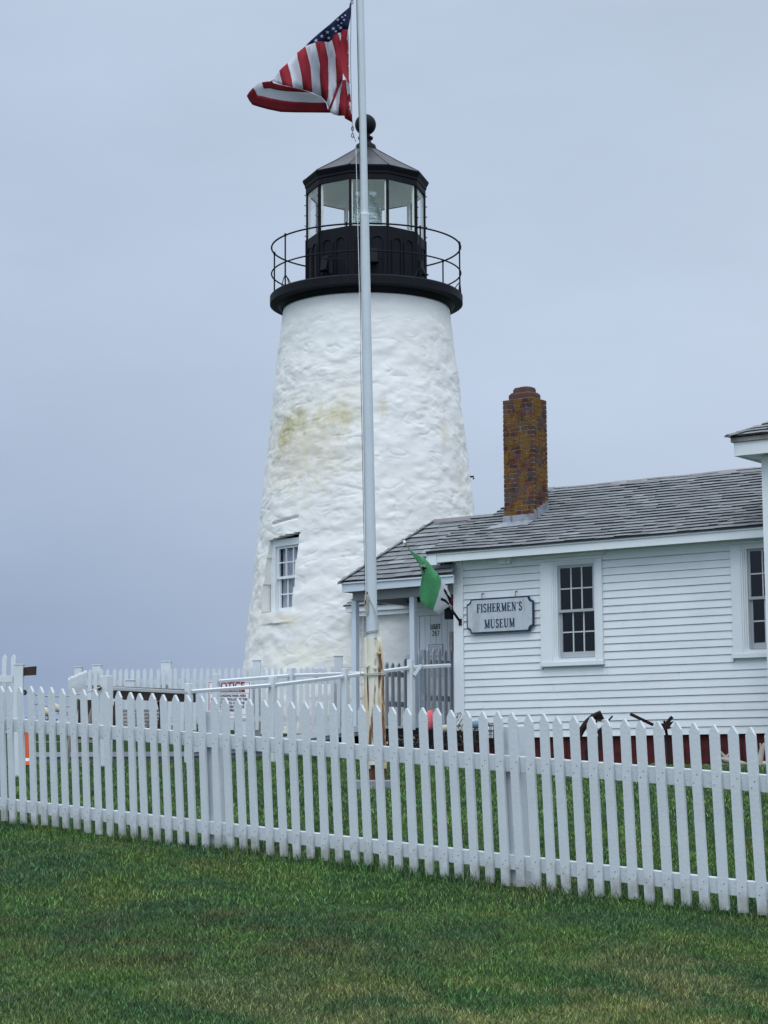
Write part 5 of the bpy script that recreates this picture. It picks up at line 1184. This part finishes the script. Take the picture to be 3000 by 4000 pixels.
# porch gate, swung back, and the picket screen beside the porch post
def uy(u, X):   # depth Y on a plane X = const
    lo, hi = -.5, 4
    for _ in range(40):
        m_ = (lo+hi)/2; w = H.W(X, m_, 3); a2 = w.x; f = w.y
        uu = 1500 + a2/ (f*math.cos(PITCH) + (3-EYE)*math.sin(PITCH)) * FPX
        if uu < u: lo = m_
        else: hi = m_
    return lo
def gate(name, label, cat, X, us, tops, zb, sp_m='gateshade', railz=(.35, .82)):
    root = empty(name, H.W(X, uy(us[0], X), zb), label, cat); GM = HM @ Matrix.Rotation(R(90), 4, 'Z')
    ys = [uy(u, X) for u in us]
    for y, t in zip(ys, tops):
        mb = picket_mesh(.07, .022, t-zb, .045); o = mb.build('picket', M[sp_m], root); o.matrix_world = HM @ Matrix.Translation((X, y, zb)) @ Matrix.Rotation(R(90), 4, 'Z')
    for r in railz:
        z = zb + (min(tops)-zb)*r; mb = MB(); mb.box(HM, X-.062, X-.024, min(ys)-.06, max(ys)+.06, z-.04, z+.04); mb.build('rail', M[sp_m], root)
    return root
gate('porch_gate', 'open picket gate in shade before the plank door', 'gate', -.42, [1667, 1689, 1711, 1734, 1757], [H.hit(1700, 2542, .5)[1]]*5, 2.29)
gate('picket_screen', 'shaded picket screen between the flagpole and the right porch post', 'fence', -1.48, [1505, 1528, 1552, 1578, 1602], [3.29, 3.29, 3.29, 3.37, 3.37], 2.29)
mb = MB(); p = H.W(-1.5, .95, 0); Mx = Matrix.Translation((p.x, p.y, 0)) @ Matrix.Rotation(-H.ang, 4, 'Z'); mb.box(Mx, -.09, .05, 0, .14, 2.28, 3.44); mb.box(Mx, .02, .12, .2, .3, 2.28, 3.52)
tag(mb.build('screen_post', M['porchwood'], bevel=.006), 'thick pale post standing behind the shaded picket screen', 'post')

# notices on the tower fence
class FF: pass
FR = Frame((0, 33.24), 0)
def big_notice():
    d = 32.0; F2 = Frame((0, d), 0); (x0, zt), (x1, zb) = F2.hit(812, 2661), F2.hit(979, 2812)
    o = empty('notice_board', (x0, d, zb), 'white NOTICE board with red border and black text behind the ramp rails', 'sign'); MM = F2.M()
    mb = MB(); mb.box(MM, x0, x1, 0, .012, zb, zt); mb.build('board', M['paper'], o)
    mb = MB()
    for e, w in ((.012, .009), ):
        for a, b, c, dd in ((x0+e, x0+e+w, zb+e, zt-e), (x1-e-w, x1-e, zb+e, zt-e), (x0+e+w, x1-e-w, zt-e-w, zt-e), (x0+e+w, x1-e-w, zb+e, zb+e+w)): mb.box(MM, a, b, -.002, -.0003, c, dd)
    mb.box(MM, x0+.05, x1-.09, -.002, -.0003, zt-.175, zt-.135); zl = zt-.195; mb.box(MM, x0+.03, x1-.03, -.002, -.0003, zl, zl+.004); mb.box(MM, x0+.03, x0+.034, -.002, -.0003, zb+.06, zl); mb.box(MM, x1-.034, x1-.03, -.002, -.0003, zb+.06, zl)
    mb.box(MM, x0+.04, x1-.04, -.002, -.0003, zb+.08, zb+.084)
    mb.build('red_border', M['redink'], o); cx = (x0+x1)/2
    T = lambda z, y=-.0035: Matrix.Translation((cx, d+y, z))
    text_mesh('heading', 'NOTICE', .135, T(zt-.075), M['redink'], o, sx=.98, bold=.003)
    text_mesh('red_bar_lettering', 'GOVERNMENT PROPERTY', .042, T(zt-.155), M['paper'], o, sx=.8)
    for k, s in enumerate(('SURROUNDING PARK AREA', 'IS NOT CONTROLLED BY THE', 'COAST GUARD AND THE', 'U.S. IS NOT RESPONSIBLE', 'FOR ANY PERSONS')):
        text_mesh('printed_line', s, .052, T(zl-.035-.057*k), M['ink'], o, sx=.8, bold=.001)
    mb = MB()
    for x in (x0+.1, x1-.1): mb.box(Matrix.Translation((x, d+.013, 0)), -.03, .03, 0, .04, 1.95, zt-.02)
    mb.build('leg', M['backfence'], o)
big_notice()
notice('paper_notice', 'white printed notice with red headline on the tower fence left of the porch post', FR, 1212, 2601, 1281, 2671, -.03, None, (('redink', .25,), ('ink', .37, .66, .78)))

# ------------------------------------------------------------------ left fence piece, rope, floats, cone
def left_bits():
    d = 24.0; root = empty('gate_fence', at(60, 2970, d), 'white fence end with two tall pickets and a board on its post at far left', 'fence')
    zb = ground(-4.4, 24)-.02
    mb = MB(); p0, p1 = at(54, 2598, d), at(90, 2598, d); cx = (p0.x+p1.x)/2; Mx = Matrix.Translation((cx, d, 0)); w = (p1.x-p0.x)/2; mb.box(Mx, -w, w, 0, .1, zb, p0.z); mb.box(Mx, -w-.006, w+.006, -.006, .106, p0.z+.0005, p0.z+.012); mb.build('post', M['backfence'], root, bevel=.004)
    for u in (20, 55, -15, -50, -85):
        p = at(u, 2557, d+.3); mb = picket_mesh(.058, .02, p.z-zb, .04); o = mb.build('picket', M['backfence'], root); o.matrix_world = Matrix.Translation((p.x, d+.3, zb)) @ Matrix.Rotation(R(-14), 4, 'Z')
    for v in (2653, 2850):
        a, b = at(-100, v-2, d+.06), at(52, v, d+.06); mb = MB(); mb.beam(a, b, .035, .08); mb.build('rail', M['backfence'], root, bevel=.003)
    mb = MB(); a, b = at(91, 2605, d+.05), at(143, 2602, d+.05); mb.add([at(91, 2607, d+.03), at(143, 2602, d+.03), at(142, 2637, d+.03), at(91, 2640, d+.03), at(91, 2607, d+.06), at(143, 2602, d+.06), at(142, 2637, d+.06), at(91, 2640, d+.06)], [(0,1,2,3), (7,6,5,4), (0,4,5,1), (1,5,6,2), (2,6,7,3), (3,7,4,0)]); mb.build('sign_board', M['darkwood'], root)
    def sag(u0, v0, d0, u1, v1, d1, s): 
        a, b = at(u0, v0, d0), at(u1, v1, d1); return [a.lerp(b, k/14) - Vector((0, 0, s*4*(k/14)*(1-k/14))) for k in range(15)]
    rp = empty('barrier_rope', at(240, 2710, 25), 'slack grey rope strung between the far left post and the landing post', 'rope')
    mb = MB(); mb.tube(sag(90, 2702, 24.1, 400, 2680, 26, .09), .009, 7); mb.build('rope', M['rope'], rp)
    mb = MB()
    for (u, v, dd) in ((96, 2705, 24.05), (388, 2687, 25.95)):
        p = at(u, v, dd); mb.tube([p+Vector((.016*math.cos(t), 0, .022*math.sin(t))) for t in np.linspace(0, 6.28, 12)[:-1]], .012, 6, closed=True)
    mb.build('knot', M['darkwood'], rp)
    fl = empty('float_line', at(200, 2760, 25.6), 'lower rope threaded with dirty cream floats at the left', 'rope')
    mb = MB(); mb.tube(sag(130, 2748, 25.4, 290, 2755, 26.4, .03), .009, 7); mb.build('rope', M['rope'], fl)
    for (u, v, r, L_) in ((183, 2778, .05, .09), (224, 2764, .045, .07)):
        p = at(u, v, 25.6); mb = MB(); mb.tube([p+Vector((-L_+L_*2*k/8, 0, .02*math.sin(k))) for k in range(9)], [max(.008, r*math.sqrt(max(0, 1-((k-4)/4.2)**2))) for k in range(9)], 14); o = mb.build('float', M['cream'], fl, smooth=True)
    # traffic cone
    d = 27.0; c = at(108, 2940, d); zt = at(108, 2840, d).z; g = ground(c.x, d)
    root = empty('traffic_cone', (c.x, d, g), 'orange traffic cone with white collar near the left post', 'cone')
    mb = MB(); mb.lathe([(.085, g+.03), (.072, g+.08)], (c.x, d), 20); mb.lathe([(.062, g+.12), (.03, zt)], (c.x, d), 20); mb.disc(.03, zt, (c.x, d), 20); mb.build('cone_body', M['orange'], root, smooth=True)
    mb = MB(); mb.lathe([(.0725, g+.08), (.0625, g+.12)], (c.x, d), 20); mb.build('reflective_collar', M['trim'], root, smooth=True)
    mb = MB(); mb.box(Matrix.Translation((c.x, d, g)), -.12, .12, -.12, .12, 0, .03); mb.build('base', M['ink'], root, bevel=.005)
left_bits()

def weathered_table():
    d = 29.6; root = empty('weathered_table', at(575, 2930, d), 'weathered grey wooden picnic table with slatted bench back behind the landing rail', 'table')
    g = ground(-3.2, 30); dark = 0
    a, b = at(440, 2680, d-.4), at(722, 2692, d+.5); bk = Vector((.12, .62, .0)); t = Vector((0, 0, -.045))
    mb = MB()
    for k in range(5):
        o = bk*(k/5); o2 = bk*((k+.92)/5); mb.add([a+o, b+o, b+o2, a+o2, a+o+t, b+o+t, b+o2+t, a+o2+t], [(0,1,2,3), (7,6,5,4), (0,4,5,1), (1,5,6,2), (2,6,7,3), (3,7,4,0)])
    mb.build('table_top', M['weathered'], root)
    mb = MB(); e = Vector((0, .03, -.046)); h = Vector((0, 0, -.13)); mb.add([a+e, b+e, b+e+h, a+e+h, a+e+bk*.9, b+e+bk*.9, b+e+bk*.9+h, a+e+bk*.9+h], [(0,1,2,3), (7,6,5,4), (0,4,5,1), (3,2,6,7), (0,3,7,4), (1,5,6,2)]); mb.build('apron', M['darkwood'], root)
    for u0, u1 in ((455, 432), (640, 612)):
        mb = MB(); p, q = at(u0, 2740, d+.2), at(u1, 2850, d+.1); q.z = p.z - .6; mb.beam(p, q, .06, .035); mb.build('leg', M['darkwood'], root); mb = MB(); p2, q2 = at(u0-22, 2740, d+.6), at(u0+14, 2850, d+.6); q2.z = q.z; mb.beam(p2, q2, .06, .035); mb.build('leg', M['darkwood'], root)
    mb = MB()
    for k in range(6):
        z = at(500, 2772 + 14*k, d+1.0).z; x0, x1 = at(478, 2780, d+1).x, at(632, 2780, d+1).x; mb.box(Matrix.Translation((0, d+1.0, 0)), x0, x1, 0, .03, z-.042, z)
    mb.build('slatted_back', M['weathered'], root)
    # dark board stand at the left
    root = empty('board_stand', at(335, 2920, 28.5), 'dark brown upright board stand left of the weathered table', 'stand'); d = 28.5
    mb = MB(); (x0, z1), (x1, z0) = (at(306, 2734, d).x, at(306, 2734, d).z), (at(364, 2900, d).x, at(364, 2905, d).z)
    for k in range(4): mb.box(Matrix.Translation((0, d, 0)), x0+(x1-x0)*k/4, x0+(x1-x0)*(k+.96)/4, 0, .025, z0, z1)
    mb.build('board', M['darkwood'], root)
    for u in (302, 366):
        mb = MB(); p = at(u, 2730, d+.05); mb.beam(p, Vector((p.x-.12, p.y-.15, 1.72)), .035, .06); mb.build('leg', M['weathered'], root)
    mb = MB(); mb.beam(at(290, 2895, d-.08), at(370, 2895, d-.08), .03, .05); mb.build('cross_bar', M['weathered'], root)
weathered_table()

# ------------------------------------------------------------------ lobster traps and buoys
def trap(label, X, Y, Z, L_, W_, Hh, m, rot=0, mesh=.055):
    root = empty('lobster_trap', H.W(X, Y, Z), label, 'lobster trap', 'lobster traps piled at the museum corner'); TM = HM @ Matrix.Translation((X, Y, Z)) @ Matrix.Rotation(rot, 4, 'Z')
    mb = MB(); r = .0035
    def line(p, q, r=r): mb.beam(TM @ Vector(p), TM @ Vector(q), r*2, r*2)
    n = int(L_/mesh)
    for k in range(n+1):
        x = k*L_/n
        for (p, q) in (((x, 0, 0), (x, 0, Hh)), ((x, W_, 0), (x, W_, Hh)), ((x, 0, Hh), (x, W_, Hh))): line(p, q)
    for k in range(int(Hh/mesh)+1):
        z = k*Hh/int(Hh/mesh)
        for (p, q) in (((0, 0, z), (L_, 0, z)), ((0, W_, z), (L_, W_, z)), ((0, 0, z), (0, W_, z)), ((L_, 0, z), (L_, W_, z))): line(p, q)
    for k in range(int(W_/mesh)+1):
        y = k*W_/int(W_/mesh)
        for (p, q) in (((0, y, Hh), (L_, y, Hh)), ((0, y, 0), (0, y, Hh)), ((L_, y, 0), (L_, y, Hh))): line(p, q)
    mb.build('wire_mesh', M[m], root)
    mb = MB()
    for p, q in (((0,0,0),(L_,0,0)), ((0,0,Hh),(L_,0,Hh)), ((0,W_,Hh),(L_,W_,Hh)), ((0,0,0),(0,0,Hh)), ((L_,0,0),(L_,0,Hh)), ((L_,W_,0),(L_,W_,Hh))): line(p, q, .009)
    mb.build('frame', M['darkwood'], root)
    mb = MB(); mb.box(TM, L_*.08, L_*.5, W_*.2, W_*.8, .02, Hh*.8); mb.box(TM, L_*.56, L_*.93, W_*.25, W_*.75, .02, Hh*.7); mb.build('net_parlour', M['net'], root)
    mb = MB()   # coiled pot warp inside
    for c in range(5):
        cx, cy, cz, r0 = random.uniform(.2, L_-.2), W_*random.uniform(.35, .65), random.uniform(.08, Hh*.7), random.uniform(.07, .13)
        mb.tube([TM @ Vector((cx + r0*math.cos(t)*1.3, cy + r0*.7*math.sin(t), cz + .05*math.sin(t*1.7+c) + r0*.5*math.cos(t+c))) for t in np.linspace(0, 12, 40)], .008, 5)
    mb.build('coiled_rope', M['rope'], root)
    return root
g0 = 1.66
trap('dark wire lobster trap left of the museum corner under the pink buoy', -.90, -.85, g0+.1, .8, .5, .36, 'wire')
trap('upper dark wire lobster trap stacked at the museum corner', .10, -.75, g0+.32, .74, .5, .27, 'wire')
trap('lower dark wire lobster trap beneath the stack at the museum corner', .08, -.77, g0+.0, .78, .52, .3, 'wire', .04)
trap('yellow wired lobster trap end beside the ramp rail post', -.93, -.97, g0+.12, .12, .1, .27, 'yellow')
def buoy(name, label, p, d, L_, r, m, m2=None, stick=True):
    root = empty(name, p, label, 'buoy', None); d = Vector(d).normalized(); prof = [(0, .35), (.08, .8), (.2, 1), (.6, 1), (.85, .78), (1, .4)]
    mb = MB(); mb.tube([p + d*L_*t for t, _ in prof], [r*k for _, k in prof], 18); mb.build('float', M[m], root, smooth=True)
    if stick: mb = MB(); mb.tube([p - d*.04, p + d*(L_+.12)], .012, 8); mb.build('spindle', M['weathered'], root)
    return root
p = at(1668, 2852, 29.6); buoy('trap_buoy', 'tall faded pink buoy standing on the left lobster trap', p, (.22, 0, 1), .29, .075, 'pink')
p = at(1838, 2832, 29.6); buoy('trap_buoy', 'blue grey buoy lying across the lobster trap stack', p, (1, -.1, .06), .27, .058, 'bluegrey')
p = at(1722, 2850, 29.8); buoy('trap_buoy', 'round grey white buoy between the pink buoy and the corner', p, (1, 0, .25), .14, .055, 'cream')
p = at(1786, 2808, 29.6); buoy('trap_buoy', 'small blue buoy tilted at the corner board with a looped rope', p, (.5, 0, 1), .11, .03, 'bluegrey', stick=False)
mb = MB()
for c in range(6):
    p = at(1785+8*c, 2800+14*c, 29.5); r0 = random.uniform(.04, .09); mb.tube([p + Vector((r0*.7*math.cos(t), .03*math.sin(t*2), r0*1.2*math.sin(t+c))) for t in np.linspace(0, 9, 30)], .008, 6)
tag(mb.build('rope_coil', M['rope']), 'tangle of grey rope hanging over the lobster traps', 'rope')

# ------------------------------------------------------------------ anchors, driftwood, stones
def anchors():
    def S(u, v, d=27.6): return at(u, v, d)
    root = empty('rusty_anchor', S(2300, 2990), 'rusted anchor with curved fluke arm, left one before the red foundation', 'anchor', 'rusty anchors before the museum')
    mb = MB(); pts = [S(2262, 2880), S(2272, 2852), S(2292, 2822), S(2316, 2800), S(2342, 2792), S(2356, 2806)]; mb.tube(pts, [.03, .045, .04, .04, .06, .012], 8); mb.build('arm', M['darkrust'], root, smooth=True)
    mb = MB(); mb.add([S(2312, 2802, 27.55), S(2340, 2786, 27.5), S(2362, 2806, 27.5), S(2345, 2818, 27.5), S(2325, 2812, 27.55), S(2312, 2802, 27.7), S(2340, 2786, 27.7), S(2362, 2806, 27.7), S(2345, 2818, 27.7), S(2325, 2812, 27.7)], [(0,1,2,3,4), (9,8,7,6,5)] + [(i, (i+1) % 5, 5+(i+1) % 5, 5+i) for i in range(5)]); mb.build('fluke', M['darkrust'], root)
    mb = MB(); mb.tube([S(2332, 2812), S(2321, 2842)], .014, 6); mb.tube([S(2392, 2798, 27.9), S(2322, 2874), S(2290, 2930), S(2300, 3000)], [.012, .018, .025, .03], 8); mb.build('shank', M['darkrust'], root)
    mb = MB(); mb.beam(S(2345, 2850), S(2342, 2930), .08, .05); mb.build('stock', M['darkrust'], root)
    root = empty('rusty_anchor', S(2610, 3050), 'rusted anchor with long slanting stock bar, right one before the red foundation', 'anchor', 'rusty anchors before the museum')
    mb = MB(); mb.beam(S(2462, 2789), S(2552, 2832), .03, .04); mb.beam(S(2596, 2834), S(2626, 2800), .03, .045); mb.build('stock', M['darkrust'], root)
    mb = MB(); o = [S(2588, 2826, 27.5), S(2602, 2822, 27.5), S(2632, 2818, 27.5), S(2618, 2836, 27.5), S(2620, 2846, 27.5), S(2592, 2852, 27.5)]; mb.add(o + [p + Vector((0, .16, 0)) for p in o], [tuple(range(6)), tuple(range(6, 12))[::-1]] + [(i, (i+1) % 6, 6+(i+1) % 6, 6+i) for i in range(6)]); mb.build('crown', M['darkrust'], root)
    mb = MB(); mb.tube([S(2600, 2845), S(2608, 2890), S(2616, 2960), S(2620, 3030)], [.02, .02, .03, .05], 8); mb.tube([S(2594, 2815), S(2598, 2830)], .015, 8)
    mb.build('shank', M['darkrust'], root)
    mb = MB(); mb.tube([S(2612, 3030, 26.6), S(2624, 3052, 26.6)], [.05, .07], 10); mb.build('foot', M['darkrust'], root)
    root = empty('driftwood', at(2840, 2980, 27.4), 'pale twisted driftwood log lying near the red foundation', 'driftwood')
    mb = MB(); f = lambda *a: [at(u, v, 27.3) for u, v in a]
    mb.tube(f((2812, 2962), (2830, 2968), (2860, 2975), (2900, 2985), (2935, 2990)), [.02, .035, .045, .04, .02], 9); mb.tube(f((2838, 2968), (2826, 2950), (2814, 2936)), [.03, .02, .012], 8); mb.tube(f((2850, 2972), (2838, 2953), (2850, 2943)), [.025, .018, .01], 8); mb.build('log', M['drift'], root, smooth=True)
    root = empty('driftwood_stump', at(2980, 2985, 27.0), 'forked grey driftwood stump standing at the far right', 'driftwood')
    mb = MB(); f = lambda *a: [at(u, v, 27.0) for u, v in a]
    mb.tube(f((2966, 2998), (2970, 2960), (2978, 2925), (2986, 2903)), [.05, .04, .035, .015], 9); mb.tube(f((2975, 2930), (2972, 2912), (2968, 2903)), [.025, .018, .008], 8); mb.tube(f((2960, 2975), (2985, 2985), (3010, 2980)), [.03, .04, .03], 8); mb.build('wood', M['drift'], root, smooth=True)
    # stones along the foundation
    for k in range(16):
        u = 2150 + 52*k + random.uniform(-10, 10); X, z = H.hit(u, 2975, -.12); r = random.uniform(.05, .1)
        me = bpy.data.meshes.new('stone'); bm = bmesh.new(); bmesh.ops.create_icosphere(bm, subdivisions=2, radius=r)
        for v in bm.verts: v.co *= 1 + .3*noise.noise(v.co*9 + Vector((k, 0, 0))); v.co.z *= .6
        bm.to_mesh(me); bm.free(); me.materials.append(M['stone']); o = bpy.data.objects.new('foundation_stone', me); col.objects.link(o); w = H.W(X, -.14-random.uniform(0, .08), 0); o.location = (w.x, w.y, ground(w.x, w.y) + r*.3)
        tag(o, 'brown fieldstone lying along the foot of the red foundation', 'stone', 'fieldstones along the foundation')
anchors()

# ------------------------------------------------------------------ dandelions, far shrubs, edging
for k, (u, v, d, lb) in enumerate([(2478, 3208, 15.2, 'yellow dandelion in the lawn seen through the right half of the front fence'), (1455, 3105, 21.3, 'yellow dandelion beside the flagpole foot, left one'), (1562, 3092, 21.6, 'yellow dandelion beside the flagpole foot, right one')]):
    x = at(u, v, d).x; z = ground(x, d)
    root = empty('dandelion', (x, d, z), lb, 'flower'); mb = MB(); mb.tube([(x, d, z-.01), (x+.004, d, z+.055)], .002, 5); mb.build('stem', M['leaf'], root)
    mb = MB()
    for t in range(16):
        a_ = 2*math.pi*t/16; mb.add([(x, d, z+.052), (x+.017*math.cos(a_-.15), d+.017*math.sin(a_-.15), z+.062), (x+.019*math.cos(a_+.15), d+.019*math.sin(a_+.15), z+.061)], [(0,1,2)])
        mb.add([(x, d, z+.056), (x+.01*math.cos(a_-.2), d+.01*math.sin(a_-.2), z+.068), (x+.01*math.cos(a_+.2), d+.01*math.sin(a_+.2), z+.068)], [(0,1,2)])
    mb.build('petals', M['dandelion'] if 'dandelion' in M else M.setdefault('dandelion', mat('dandelion yellow', (.7, .55, .02), .6)), root)
def shrubs():
    V = []; F = []; C = []
    for k in range(16000):
        x = random.uniform(-9, 1); y = random.uniform(34.5, 41) if x < -2.6 else random.uniform(38.5, 41); z = ground(x, y)
        hgt = max(.03, .22*(1 + noise.noise(Vector((x*1.4, y*1.4, 2)))*1.6)); p = Vector((x, y, z + random.random()*hgt)); s = random.uniform(.015, .035)
        a_ = Vector((random.gauss(0, 1), random.gauss(0, 1), random.gauss(0, .7))).normalized()*s; b_ = a_.cross(Vector((random.random(), random.random(), random.random()))).normalized()*s*.6
        n = len(V); V += [p-a_, p+b_, p+a_, p-b_]; F.append((n, n+1, n+2, n+3)); g = random.uniform(.5, 1.5); C.append((.055*g, .10*g, .035*g))
    mb = MB(); mb.v = [tuple(v) for v in V]; mb.f = [list(f) for f in F]; mb.mi = [0]*len(F); mb.c = C; tag(mb.build('low_shrubs', M['leaf']), 'low green seaside ground cover on the crest behind the ramp', 'shrubs', kind='stuff')
    a, b = at(110, 2908, 32.5), at(700, 2906, 32.7); mb = MB(); mb.beam(a, b, .14, .09); tag(mb.build('timber_edging', M['weathered'], bevel=.01), 'long weathered timber edging the shrub bed behind the ramp', 'timber')
shrubs()
